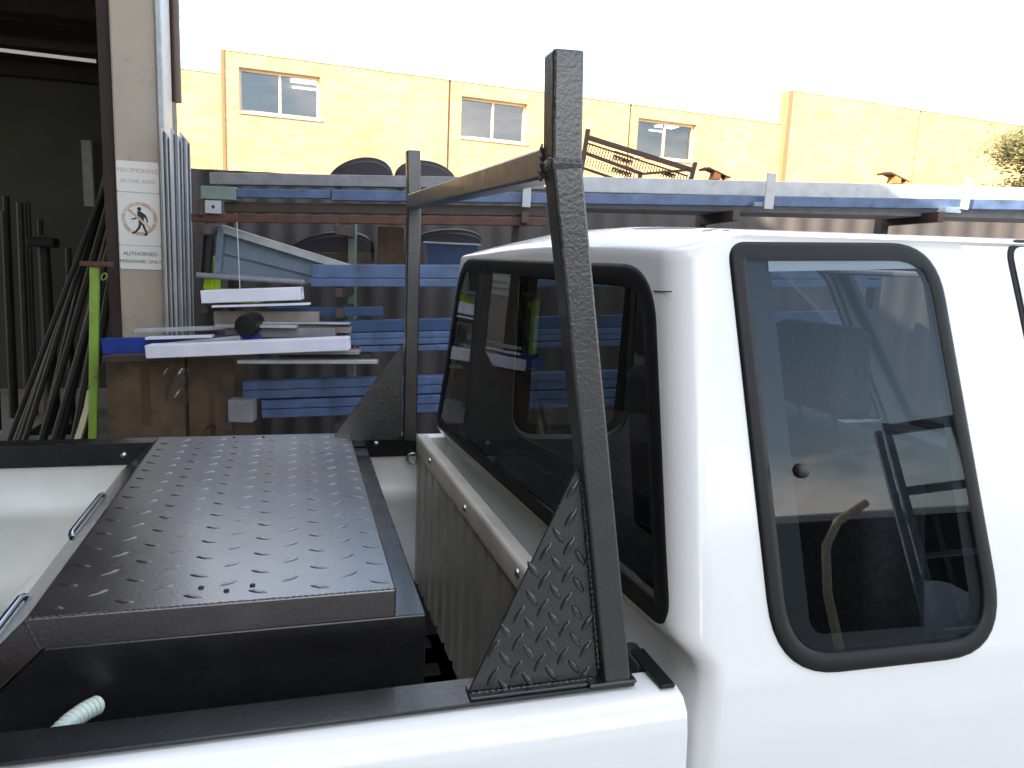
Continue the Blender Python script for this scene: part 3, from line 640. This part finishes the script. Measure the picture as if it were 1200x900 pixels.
for u, z in ((.715, 1.462), (1.74, 1.49), (-.02, 1.345), (.715, 1.345), (.715, 1.098), (1.74, 1.098), (.715, .685), (1.74, .72), (-.02, .64)): rbox('arm', 'brownsteel', u-.02, u+.02, -.04, .498, z-.05, z, sr)
beam('front_rail', None, None, -.087, 1.812, 1.868, 1.880, .044, .05, 0, 'rust', parent=None).name = 'front_rail'
fr_ = bpy.data.objects['front_rail']; fr_.parent = sr; fr_.location -= sr.location
for u0, u1, z0, z1 in ((3.105, 3.158, 2.008, 2.206), (1.72, 1.766, 1.951, 2.066)): rbox('stop_lug', 'palegrey', u0, u1, -.075, -.062, z0, z1, sr, .002)
lg = rbox('stop_lug', 'palegrey', 4.283, 4.330, -.075, -.062, 2.062, 2.236, sr, .002); lg.rotation_euler = (0, .07, RZ)
for u0, u1 in ((3.05, 3.13), (4.2, 4.30)): rbox('arm_bracket', 'bluegrey', u0, u1, -.06, .02, 2.02 if u0 < 4 else 2.04, 2.045 if u0 < 4 else 2.075, sr)
# long steel on the top arms
beam('steel_beam', 'mid grey hollow steel beam lying beneath the two black mudguards', 'steel beam', -.016, 2.035, 1.86, 2.100, .064, .075, .1, 'midgrey')
beam('steel_beam', 'long pale grey steel beam on top of the rack above the blue beam', 'steel beam', 1.88, 2.103, 6.2, 2.222, .088, .09, .1, 'palegrey')
beam('steel_beam', 'short blue steel beam on the rack beside the grey green tube', 'steel beam', .157, 1.956, .661, 1.974, .047, .05, 0, 'blue')
beam('steel_beam', 'very long blue steel beam running along the rack front past the lugs', 'steel beam', .666, 1.970, 6.2, 2.165, .058, .06, 0, 'blue')
beam('steel_beam', 'dark brown hollow steel beam resting just above the rusty rack rail', 'steel beam', .073, 1.882, 1.87, 1.943, .056, .06, .06, 'brownsteel')
beam('steel_tube', 'short grey green square tube end with a pale bracket below', 'steel tube', -.034, 1.951, .155, 1.951, .070, .07, .0, 'greengrey')
beam('steel_beam', 'wide grey brown steel channel under the long blue beam', 'steel beam', 1.95, 2.005, 6.2, 2.11, .07, .4, .1, 'midgrey', hollow=False)
pl = thing('steel_bracket', 'pale steel bracket plate with a round bolt hole', 'bracket', rp(.04, -.03, 1.84))
mb = MB(); mb.b.free(); 
pq = MB(); ring = [Vector((math.cos(2*math.pi*i/24)*.010, math.sin(2*math.pi*i/24)*.010)) for i in range(24)]; sq = []
for i in range(24):
    a = 2*math.pi*i/24; m_ = max(abs(math.cos(a)), abs(math.sin(a))); sq.append(Vector((math.cos(a)/m_*.042, math.sin(a)/m_*.034)))
pq.grid([[(p.x, 0, .034+p.y) for p in sq], [(p.x, 0, .034+p.y) for p in ring], [(p.x, .006, .034+p.y) for p in ring], [(p.x, .006, .034+p.y) for p in sq], [(p.x, 0, .034+p.y) for p in sq]], True)
o = pq.build('plate', 'palegrey', pl, local=True); pl.rotation_euler = (0, 0, RZ)
beam('bracket_web', None, None, -.045, 1.872, -.02, 1.872, .09, .08, -.03, 'brownsteel', hollow=False).name = 'bracket_web'
bw = bpy.data.objects['bracket_web']; bw.parent = pl; bw.location = (-.07, .0, .03); bw.rotation_euler = (0, 0, 0)
def cleat(u, z, label):
    t = thing('steel_cleat', label, 'steel angle', rp(u, .1, z), RZ)
    mb = MB(); mb.prism([(-.09, .062), (-.055, .066), (.07, .018), (.07, .010), (-.05, .054), (-.09, .05)], 'y', 0, .09); mb.build('top_flange', 'rust', t, local=True)
    mb = MB(); mb.prism([(-.03, 0), (.02, 0), (.015, .033), (-.02, .044)], 'y', .002, .08); mb.build('web', 'orange', t, local=True)
    mb = MB(); mb.prism([(.045, 0), (.085, .012), (.075, .022), (.05, .018)], 'y', .002, .07); mb.build('toe', 'orange', t, local=True)
cleat(2.88, 2.178, 'rusty red steel cleat on the pale beam next to the iron panel')
cleat(3.99, 2.210, 'rusty red steel cleat on the pale beam between the two tall lugs')
# mudguards
def mudguard(u0, u1, zb, h, v, skew, label):
    L = u1-u0; rows = []
    for i in range(25):
        t = i/24; a = math.pi*t; x = -L/2*math.cos(a)+skew*math.sin(a)*L/2; z = h*math.sin(a)**.9; rows.append([(x, 0, max(0, z-.03)), (x, .01, z), (x, .11, z+.01), (x, .22, z), (x, .23, max(0, z-.03))])
    mb = MB(); mb.grid(rows); mb.grid([[(p[1][0], .232, 0), (p[1][0], .231, p[1][2])] for p in rows]); mb.grid([[(p[1][0], .004, 0), (p[1][0], .004, p[1][2])] for p in rows])
    o = mb.build('mudguard', 'mudguard', None, True, sharp=50); o.location = rp((u0+u1)/2, v, zb); o.rotation_euler = (0, 0, RZ)
    tag(o, label, 'mudguard', 'trailer mudguards on the rack')
mudguard(.60, .96, 2.07, .145, .26, .35, 'black curved trailer mudguard with peaked top on the grey beam')
mudguard(.99, 1.36, 2.085, .130, .26, -.12, 'black evenly rounded trailer mudguard behind the far rack post')
for u in (.62, 1.0, 1.3): rbox('mudguard_bearer', 'midgrey', u, u+.04, .178, .50, 2.045, 2.07, sr)
# decorative iron panel leaning on the rack
ip = thing('iron_panel', 'dark wrought iron balustrade panel tilted on top of the rack', 'balustrade panel', rp(2.47, .42, 2.15), RZ)
def ipt(u, z, v=0): return Vector((u-2.47, v, z-2.15))
def bar(name, a, b, w, d=.012): mb = MB(); mb.sweep_rect([a, b], w, d, (0, 1, 0)); return mb.build(name, 'iron', ip, local=True)
A, B_ = Vector((2.155, 0, 2.425)), Vector((2.815, 0, 2.262)); dr = (B_-A).normalized(); dn = Vector((-dr.z, 0, dr.x))*-1
bar('end_post', ipt(2.150, 2.470), ipt(2.115, 2.15), .013, .014); bar('end_post', ipt(2.84, 2.310), ipt(2.812, 2.16), .011, .014)
bar('top_rail', ipt(2.14, 2.425), ipt(2.825, 2.262), .014); bar('mid_rail', ipt(2.12, 2.335), ipt(2.50, 2.225), .009); bar('brace', ipt(2.50, 2.222), ipt(2.80, 2.262), .007)
bar('bottom_rail', ipt(2.11, 2.245), ipt(2.45, 2.155), .007); bar('short_post', ipt(2.495, 2.235), ipt(2.492, 2.15), .012)
bar('inner_rail', ipt(2.135, 2.392), ipt(2.80, 2.225), .003)
for i in range(38):
    t = (i+.7)/38; p = A.lerp(B_, t); p.z -= .042; q = p-Vector((.012, 0, .052))
    bar('baluster', ipt(p.x, p.z), ipt(q.x, q.z), .0022, .004)
    if i < 19: bar('baluster', ipt(p.x-.02, p.z-.075), ipt(p.x-.032, p.z-.122), .0022, .004)
for t in (.26, .29, .32, .35, .38, .41, .74, .77, .80, .83):       # scroll work between the balusters
    p = A.lerp(B_, t); p.z -= .07
    for dz in (0, -.075 if t < .5 else -.0):
        c = ipt(p.x, p.z+dz); mb = MB(); mb.tube([c+Vector((math.cos(a)*.011*(1-a/16), 0, math.sin(a)*.016*(1-a/16))) for a in [i*.6 for i in range(18)]], .0035, 5); mb.build('scroll', 'iron', ip, local=True)
for z0 in (-.036, -.105): p = A.lerp(B_, .25)+Vector((0, 0, z0)); q = A.lerp(B_, .44)+Vector((0, 0, z0)); bar('scroll_rail', ipt(p.x, p.z), ipt(q.x, q.z), .006, .006)
# second level: tilted tray, blue beams, boxes
tr = thing('steel_tray', 'blue grey steel tray lying tilted below the rusty rail', 'steel tray', rp(.4, .18, 1.47))
def tp(u, z, v=0): return rp(u, .2+v, z)
cs = [(-.002, 1.502), (.459, 1.481), (.845, 1.545), (.027, 1.765)]
mb = MB(); V0 = [tp(u, z) for u, z in cs]; V1 = [tp(u, z, .02) for u, z in cs]; mb.faces(V0+V1, [(0, 1, 2, 3), (7, 6, 5, 4)]+[(i, (i+1) % 4, 4+(i+1) % 4, 4+i) for i in range(4)]); mb.build('pan', 'bluegrey', tr)
for i, (w, nm) in enumerate(((.020, 'lower_rim'), (.016, 'end_rim'), (.022, 'upper_rim'), (.018, 'end_rim'))):
    a, b = cs[i], cs[(i+1) % 4]; mb = MB(); mb.sweep_rect([tp(*a, -.03), tp(*b, -.03)], w, .028, RN); mb.bevel(.003, 1); mb.build(nm, 'bluegrey' if i != 2 else 'palegrey', tr)
mb = MB(); mb.sweep_rect([tp(.01, 1.635, -.008), tp(.62, 1.505, -.008)], .006, .01, RN); mb.build('rib', 'bluegrey', tr)
for u0, h_, z0, z1, v_, lb in ((.56, .075, 1.548, 1.592, 0.0, 'blue steel beam on the second rack level, upper of its pair'), (.555, .045, 1.486, 1.524, -.01, 'blue steel beam on the second rack level, lower of its pair')):
    beam('steel_beam', lb, 'steel beam', u0, z0, 3.9, z1+.09, h_, .075, v_, 'blue')
def carton(u0, u1, v0, v1, z0, z1, m, label, cat='carton', name='carton'):
    t = thing(name, label, cat, rp((u0+u1)/2, (v0+v1)/2, z0), RZ)
    w, d, h = (u1-u0)/2, (v1-v0)/2, z1-z0; mb = MB(); mb.box((-w, -d, 0), (w, d, h), .004, 2); mb.build('body', m, t, local=True)
    mb = MB(); mb.box((-w*.12, -d-.001, h*.25), (w*.12, -d+.004, h+.001)); mb.build('tape', 'tapebrown', t, local=True) if cat == 'carton' else mb.b.free(); return t
sh3 = rbox('shelf_board', 'wood', .74, 1.72, .62, .95, 1.55, 1.59, sr)
rbox('shelf_post', 'brownsteel', .76, .80, .85, .89, 0, 1.548, sr); rbox('shelf_post', 'brownsteel', 1.66, 1.70, .85, .89, 0, 1.548, sr)
carton(.86, 1.03, .66, .9, 1.592, 1.84, 'cardboard', 'brown carton on the shelf left of the far rack post')
bn = thing('steel_bin', 'dark navy steel bin with a pale rim behind the far rack post', 'bin', rp(1.34, .64, 1.592), RZ)
mb = MB(); mb.prism([(-.17, .15), (-.15, 0), (.15, 0), (.17, .15)], 'y', 0, .25); mb.build('body', 'darkblue', bn, local=True)
mb = MB(); mb.box((-.185, -.012, .15), (.185, .26, .162), .002); mb.build('rim', 'palegrey', bn, local=True)
mudguard(1.08, 1.52, 1.756, .085, .70, .3, 'black low mudguard lying on top of the navy bin')
mudguard(.30, .80, 1.66, .13, .64, .4, 'black mudguard half hidden behind the tilted steel tray')
beam('timber_plank', 'dark brown timber plank lying behind the tilted tray', 'plank', .05, 1.60, .82, 1.64, .06, .2, .64, 'cardboard', hollow=False)
rbox('shelf_board', 'brownsteel', -.15, .73, .62, .95, 1.53, 1.565, sr)
for (a, b, c, d, h_, v_, m, lb) in ((.30, 1.305, .95, 1.335, .05, .06, 'darkblue', 'dark blue channel behind the thin white strip'), (.06, 1.235, .50, 1.245, .016, -.12, 'alu', 'narrow silvery strip crossing the weathered plank'), (.33, 1.232, .78, 1.228, .035, -.03, 'wood', 'short weathered board next to the black cap'), (-.30, 1.155, .05, 1.178, .014, -.14, 'lilac', 'short thin white strip resting on the royal blue sheet'), (-.50, 1.045, -.12, 1.062, .03, -.2, 'brownsteel', 'brown flat bar poking out under the royal blue sheet'), (.20, 1.052, .95, 1.075, .02, -.2, 'alu', 'thin aluminium strip lying lowest under the white section')):
    beam('metal_strip', lb, 'metal strip', a, b, c, d, h_, .06, v_, m, hollow=False, bev=.002)
# lime crate and pipe at the rack's end
lc = thing('plastic_crate', 'bright lime green plastic crate tucked under the steel tray', 'crate', rp(.07, .12, 1.348), RZ)
mb = MB(); mb.prism([(-.14, .068), (-.155, 0), (.155, 0), (.145, .055), (.03, .07)], 'y', 0, .2); mb.bevel(.004, 2); mb.build('body', 'lime', lc, local=True)
mb = MB(); mb.prism([(-.150, .13), (-.158, .068), (-.10, .068), (-.105, .26), (-.142, .26)], 'y', .05, .2); mb.bevel(.004, 2); mb.build('handle_end', 'lime', lc, local=True)
def pipe(name, label, cat, a, b, r, m, group=None, n=12):
    a, b = Vector(a), Vector(b); mb = MB(); L = (b-a).length
    rows = [[(math.cos(2*math.pi*k/n)*rr, math.sin(2*math.pi*k/n)*rr, z) for k in range(n)] for rr, z in ((r*.8, .05), (r*.8, 0), (r, 0), (r, L), (r*.8, L), (r*.8, L-.05))]
    mb.grid(rows, True); o = mb.build(name, m, None, True, sharp=40); o.location = a; o.rotation_euler = (b-a).to_track_quat('Z', 'Y').to_euler(); return tag(o, label, cat, group)
pipe('steel_pipe', 'dark grey pipe lying across the front of the lime crate', 'pipe', rp(-.08, .05, 1.425+.075), rp(.515, .05, 1.482), .016, 'midgrey')
mb = MB(); mb.tube([rp(.162, -.02, 1.80), rp(.168, -.02, 1.6), rp(.172, -.02, 1.43)], .003, 6); tag(recentre(mb.build('hanging_cord', 'palegrey')), 'thin pale cord hanging from the rack in front of the tray', 'cord')
pipe('mud_flap_roll', 'dark rounded rubber roll standing beside the tilted tray', 'rubber roll', rp(-.055, .12, 1.50), rp(-.035, .12, 1.72), .034, 'rubber')
# third level: pale sections, planks, blue stack
beam('aluminium_section', 'thick bright white box section lying above the thin white strip', 'aluminium section', -.015, 1.388, .517, 1.427, .070, .10, -.1, 'lilac')
beam('aluminium_strip', 'thin white flat strip just below the thick white section', 'aluminium strip', .042, 1.338, .563, 1.372, .012, .06, -.1, 'lilac', hollow=False, bev=.002)
beam('timber_plank', 'weathered grey plank behind the black cap', 'plank', .02, 1.266, .60, 1.285, .075, .04, .0, 'wood', hollow=False)
beam('aluminium_strip', 'narrow pale strip ending over the weathered plank', 'aluminium strip', .30, 1.255, .78, 1.268, .012, .06, -.06, 'alu', hollow=False, bev=.002)
beam('aluminium_section', 'thin pale section sticking out left above the royal blue sheet', 'aluminium section', -.411, 1.176, .12, 1.218, .024, .05, 0, 'palegrey')
beam('steel_sheet', 'royal blue folded sheet sticking out beyond the column', 'steel sheet', -.545, 1.100, .30, 1.150, .085, .05, -.1, 'royal', hollow=False)
pipe('aluminium_tube', 'round silvery tube lying on the big white section', 'tube', rp(-.24, -.19, 1.108), rp(.22, -.19, 1.172), .025, 'alu')
mb = MB(); c = rp(.245, -.17, 1.25)
mb.tube([c-RN*.03, c-RN*.028, c+RN*.02, c+RN*.16], [.04, .056, .060, .060], 24); tag(recentre(mb.build('tube_cap', 'rubber', None, True)), 'round black cap on a thick tube among the white sections', 'tube cap')
beam('aluminium_section', 'big white slanting box section at the front of the pile', 'aluminium section', -.25, 1.100, .80, 1.178, .070, .10, -.27, 'lilac')
beam('timber_plank', 'grey plank under the white section, upper of two', 'plank', .33, 1.096, .84, 1.112, .022, .12, -.12, 'wood', hollow=False)
beam('timber_plank', 'dark grey plank under the white section, lower of two', 'plank', .40, 1.070, .90, 1.086, .022, .12, -.10, 'steel', hollow=False)
beam('steel_tube', 'grey square tube behind the big white section', 'steel tube', .10, 1.190, .70, 1.215, .05, .05, -.06, 'midgrey')
GB3, GB4 = 'blue beams on the third rack level', 'blue beams on the lowest rack level'
for u0, z0, z1, h_, lb in ((.585, 1.232, 1.308, .068, 'dark blue topmost beam of the four beam pile on the third rack level'), (.75, 1.187, 1.258, .034, 'blue beam second from top of the pile on the third rack level'), (.75, 1.151, 1.222, .034, 'blue beam third from top of the pile on the third rack level'), (.82, 1.114, 1.186, .034, 'blue bottom beam of the pile on the third rack level')):
    beam('steel_beam', lb, 'steel beam', u0, z0+.002, 3.9, z1+.11, h_, .07, 0 if h_ < .05 else .02, 'blue' if h_ < .05 else 'darkblue', GB3)
for i, (u0, zz, lb) in enumerate(((.172, .885, 'blue topmost beam of the pile on the lowest rack level'), (.172, .832, 'blue second beam from the top on the lowest rack level'), (.275, .778, 'blue third beam from the top on the lowest rack level'), (.275, .724, 'blue bottom beam of the pile on the lowest rack level'))):
    beam('steel_beam', lb, 'steel beam', u0, zz, 3.9, zz+.225, .050, .07, 0 if i % 2 == 0 else .006, 'blue', GB4)
carton(.123, .256, -.12, -.02, .70, .825, 'midgrey', 'small grey steel box at the end of the lowest blue beams', 'box', 'steel_box')
rbox('arm', 'brownsteel', .10, .14, -.12, .3, .65, .70, sr)
# brown cartons wrapped in film under the white sections
carton(-.60, -.20, .02, .5, 0, .50, 'cardboard', 'large brown carton on the ground by the column base'); carton(-.585, -.16, .03, .5, .502, 1.03, 'cardboard', 'tall brown carton in front of the column under the blue sheet')
carton(-.15, .11, .06, .5, 0, 1.035, 'cardboard', 'tall narrow brown carton beside the lowest blue beams')
mb = MB(); rows = []
for i in range(9):
    rows.append([rp(-.26+.14*i/8, .018-.03*math.sin(i*1.3+j*.9)*math.sin(j/8*3.1)-.012, .99-.20*j/8-.02*math.cos(i)) for j in range(9)])
mb.grid(rows); tag(recentre(mb.build('plastic_wrap', 'film', None, True, sharp=180)), 'crumpled shiny clear plastic wrap hanging over the brown cartons', 'plastic wrap')
# fence behind the rack
fc = thing('sheet_fence', 'grey brown ribbed steel sheet fence behind the storage rack', 'fence', rp(3.5, 1.7, 0))
q0, q1 = rp(-.75, 1.7, 0), rp(9.5, 1.7, 0); corrugated('sheet', 'fence', (q1.x, q1.y), (q0.x, q0.y), 0, 2.24, .2, .015, fc)
for u in (0, 2.4, 4.8, 7.2, 9.4): rbox('post', 'brownsteel', u-.03, u+.03, 1.73, 1.79, 0, 2.2, fc)
rbox('rail', 'brownsteel', -.2, 9.5, 1.72, 1.729, 1.9, 1.96, fc, 0)

# ------------------------------------------------------------------ signs on the column
def signplate(name, label, z0, z1, x0=-1.572, x1=-1.332):
    t = thing(name, label, 'sign', ((x0+x1)/2, 4.296, z0)); w = (x1-x0)/2
    pp = rounded([(-w, 0), (w, 0), (w, z1-z0), (-w, z1-z0)], .012, 4); mb = MB(); mb.prism([(p.x, p.y) for p in pp], 'y', -.003, 0); mb.build('plate', 'sign', t, local=True); return t
def letter(t, s, size, z, m, x=0):
    me = text_mesh(s, size); me.transform(Matrix.Rotation(math.pi/2, 4, 'X')); me.materials.clear(); me.materials.append(MT[m]); o = link('lettering', me, None, t, local=True); o.location = (x, -.0042, z)
s1 = signplate('warning_sign', 'faded white sign with washed out red lettering on the column', 1.978, 2.165); letter(s1, 'NO SMOKING', .037, .130, 'signred'); letter(s1, 'IN THIS AREA', .033, .065, 'signred')
s2 = signplate('no_entry_sign', 'white sign with walking figure in a rusty faded ring', 1.650, 1.975)
mb = MB(); mb.grid([[(math.cos(2*math.pi*i/40)*r, -.0036, .165+math.sin(2*math.pi*i/40)*r) for i in range(41)] for r in (.082, .104)]); mb.build('prohibition_ring', 'signring', s2, local=True)
fig = [[(-.012, .232), (.004, .240), (.014, .228), (.010, .214), (-.006, .212)], [(-.012, .210), (.008, .212), (.038, .190), (.050, .160), (.047, .140), (.040, .142), (.041, .160), (.026, .178), (.030, .150), (.022, .136), (-.004, .136), (-.008, .170)], [(-.008, .190), (-.004, .170), (-.030, .158), (-.045, .158), (-.047, .165), (-.028, .168)], [(-.002, .138), (.014, .136), (.002, .104), (-.022, .076), (-.044, .070), (-.046, .080), (-.030, .086), (-.012, .108)], [(.010, .138), (.026, .136), (.036, .104), (.046, .078), (.044, .062), (.020, .062), (.020, .070), (.034, .078), (.022, .104)]]
mb = MB()
for pl_ in fig: mb.faces([(x, -.004, z) for x, z in pl_], [list(range(len(pl_)))])
mb.build('walking_figure', 'signblack', s2, local=True)
mb = MB(); mb.faces([(-.060, -.0044, .232), (-.072, -.0044, .220), (.062, -.0044, .098), (.072, -.0044, .110)], [(0, 1, 2, 3)]); mb.build('prohibition_bar', 'signring', s2, local=True)
s3 = signplate('personnel_sign', 'white sign reading authorised personnel only on the column', 1.500, 1.647); letter(s3, 'AUTHORISED', .033, .096, 'signblack'); letter(s3, 'PERSONNEL ONLY', .0285, .048, 'signblack')

# ------------------------------------------------------------------ stock leaning in and beside the shed
GS = 'steel lengths leaning inside the dark shed'
lean = [(-2.60, 5.5, -1.80, 5.9, 2.62, .026, 'steel'), (-2.44, 5.5, -1.83, 5.7, 2.52, .032, 'dsteel'), (-2.52, 5.3, -1.78, 5.5, 2.45, .02, 'steel'), (-2.30, 5.4, -1.74, 5.6, 2.35, .034, 'dsteel'), (-2.15, 5.2, -1.72, 5.4, 2.28, .03, 'steel'), (-2.36, 5.1, -1.76, 5.3, 2.2, .024, 'dsteel'), (-2.05, 5.0, -1.70, 5.2, 2.0, .03, 'dsteel'), (-2.7, 5.8, -1.95, 6.2, 2.3, .022, 'steel'), (-2.24, 4.9, -1.74, 5.05, 1.8, .022, 'steel'), (-2.56, 5.0, -1.84, 5.2, 2.05, .018, 'dsteel')]
for x0, y0, x1, y1, z1, r, m in lean: pipe('steel_length', 'dark steel length leaning against the shed side wall', 'steel length', (x0, y0, .03), (x1, y1, z1), r, m, GS)
for i, (x, y, z, r, m) in enumerate(((-2.93, 7.0, 1.99, .03, 'steel'), (-2.87, 7.02, 2.0, .022, 'steel'), (-3.02, 6.9, 1.9, .035, 'dsteel'), (-2.80, 7.1, 1.85, .025, 'dsteel'), (-2.72, 6.9, 1.7, .022, 'steel'), (-3.1, 7.2, 2.05, .03, 'dsteel'), (-2.45, 6.6, 1.6, .026, 'dsteel'), (-2.98, 6.4, 1.55, .024, 'dsteel'))):
    pipe('steel_upright', 'dark steel length standing upright deep in the shed', 'steel length', (x-.04, y, 0), (x, y, z), r, m, 'steel lengths standing upright in the shed')
st = thing('pipe_stand', 'black pipe stand with a wide head standing in the dark shed', 'pipe stand', (-2.56, 6.3, 0))
mb = MB(); mb.tube([(-2.56, 6.3, .02), (-2.56, 6.3, 1.6)], [.06, .045], 12); mb.build('stem', 'dsteel', st, True); mb = MB(); mb.box((-2.66, 6.2, 1.6), (-2.46, 6.4, 1.68), .02, 2); mb.build('head', 'dsteel', st)
mb = MB(); mb.box((-2.72, 6.15, 0), (-2.4, 6.45, .03), .004); mb.build('base', 'dsteel', st)
lp = thing('lime_post', 'lime green square steel post with a rusty cross piece on top', 'post', (-1.70, 3.98, 0))
mb = MB(); mb.sweep_rect([(-1.722, 3.98, 0), (-1.645, 3.98, 1.515)], .023, .023, (0, 1, 0)); mb.bevel(.003, 1); mb.build('shaft', 'limepost', lp)
mb = MB(); mb.box((-1.715, 3.93, 1.517), (-1.55, 4.02, 1.545), .003); mb.build('cross_piece', 'rust', lp)
mb = MB(); c = Vector((-1.593, 3.955, 1.46)); mb.tube([c+Vector((math.cos(a)*.014+math.sin(a)*.006, 0, math.sin(a)*.02)) for a in [2*math.pi*i/16 for i in range(17)]], .004, 6); mb.tube([c+Vector((-.012, 0, -.01)), (-1.63, 3.97, 1.45)], .003, 5); mb.build('hook', 'limepost', lp)
mb = MB(); mb.sweep_rect([(-1.715, 4.05, .76), (-1.735, 4.05, .66), (-1.775, 4.05, .53), (-1.86, 4.05, .28), (-1.95, 4.05, .0)], .016, .03, (0, 1, 0)); tag(recentre(mb.build('bent_strip', 'seal')), 'cream bent strip leaning behind the lime green post', 'strip')
GL = 'grey ribbed sheets leaning by the column'
for i, (xa, xb, yy, zt) in enumerate(((-1.275, -1.225, 4.12, 2.37), (-1.228, -1.165, 4.10, 2.36), (-1.185, -1.125, 4.14, 2.35))):
    mb = MB(); rows = []
    for j in range(13):
        x = xa+(xb-xa)*j/12; yv = .012*(1 if (j//3) % 2 else -1); rows.append([(x+.035 if False else x, yy+yv-.06, 0), (x-.012*(i == 0), yy+yv+.02, zt-.006*j)])
    mb.grid(rows); o = mb.build('steel_sheet', 'sheet', None); sm = o.modifiers.new('thickness', 'SOLIDIFY'); sm.thickness = .004; recentre(o)
    tag(o, ('narrow grey ribbed steel sheet touching the column flange', 'grey ribbed steel sheet in the middle of the three leaning by the column', 'pale grey ribbed steel sheet standing next to the rack end')[i], 'steel sheet', GL)

# ------------------------------------------------------------------ things behind the viewer that the glass mirrors
bf = thing('shelf_frame', 'tall blue grey steel shelf frame standing in the open yard', 'shelf frame', (4.75, -4, 0), .5)
for x in (-.32, .32):
    for y in (-.15, .15): mb = MB(); mb.box((x-.03, y-.03, 0), (x+.03, y+.03, 2.55), .004); mb.build('post', 'bluegrey', bf, local=True)
for z in (.25, .8, 1.4, 1.95, 2.5): mb = MB(); mb.box((-.288, -.175, z), (.288, .175, z+.035), .004); mb.build('shelf', 'bluegrey', bf, local=True)
mb = MB(); mb.tube([(3.4, -4, 0), (3.42, -4, 1.2), (3.5, -4, 1.55), (3.75, -4.1, 1.75), (4.15, -4.2, 1.9)], .035, 10); tag(recentre(mb.build('bent_pipe', 'seal', None, True)), 'bent cream pipe standing in the yard beside the blue grey frame', 'pipe')
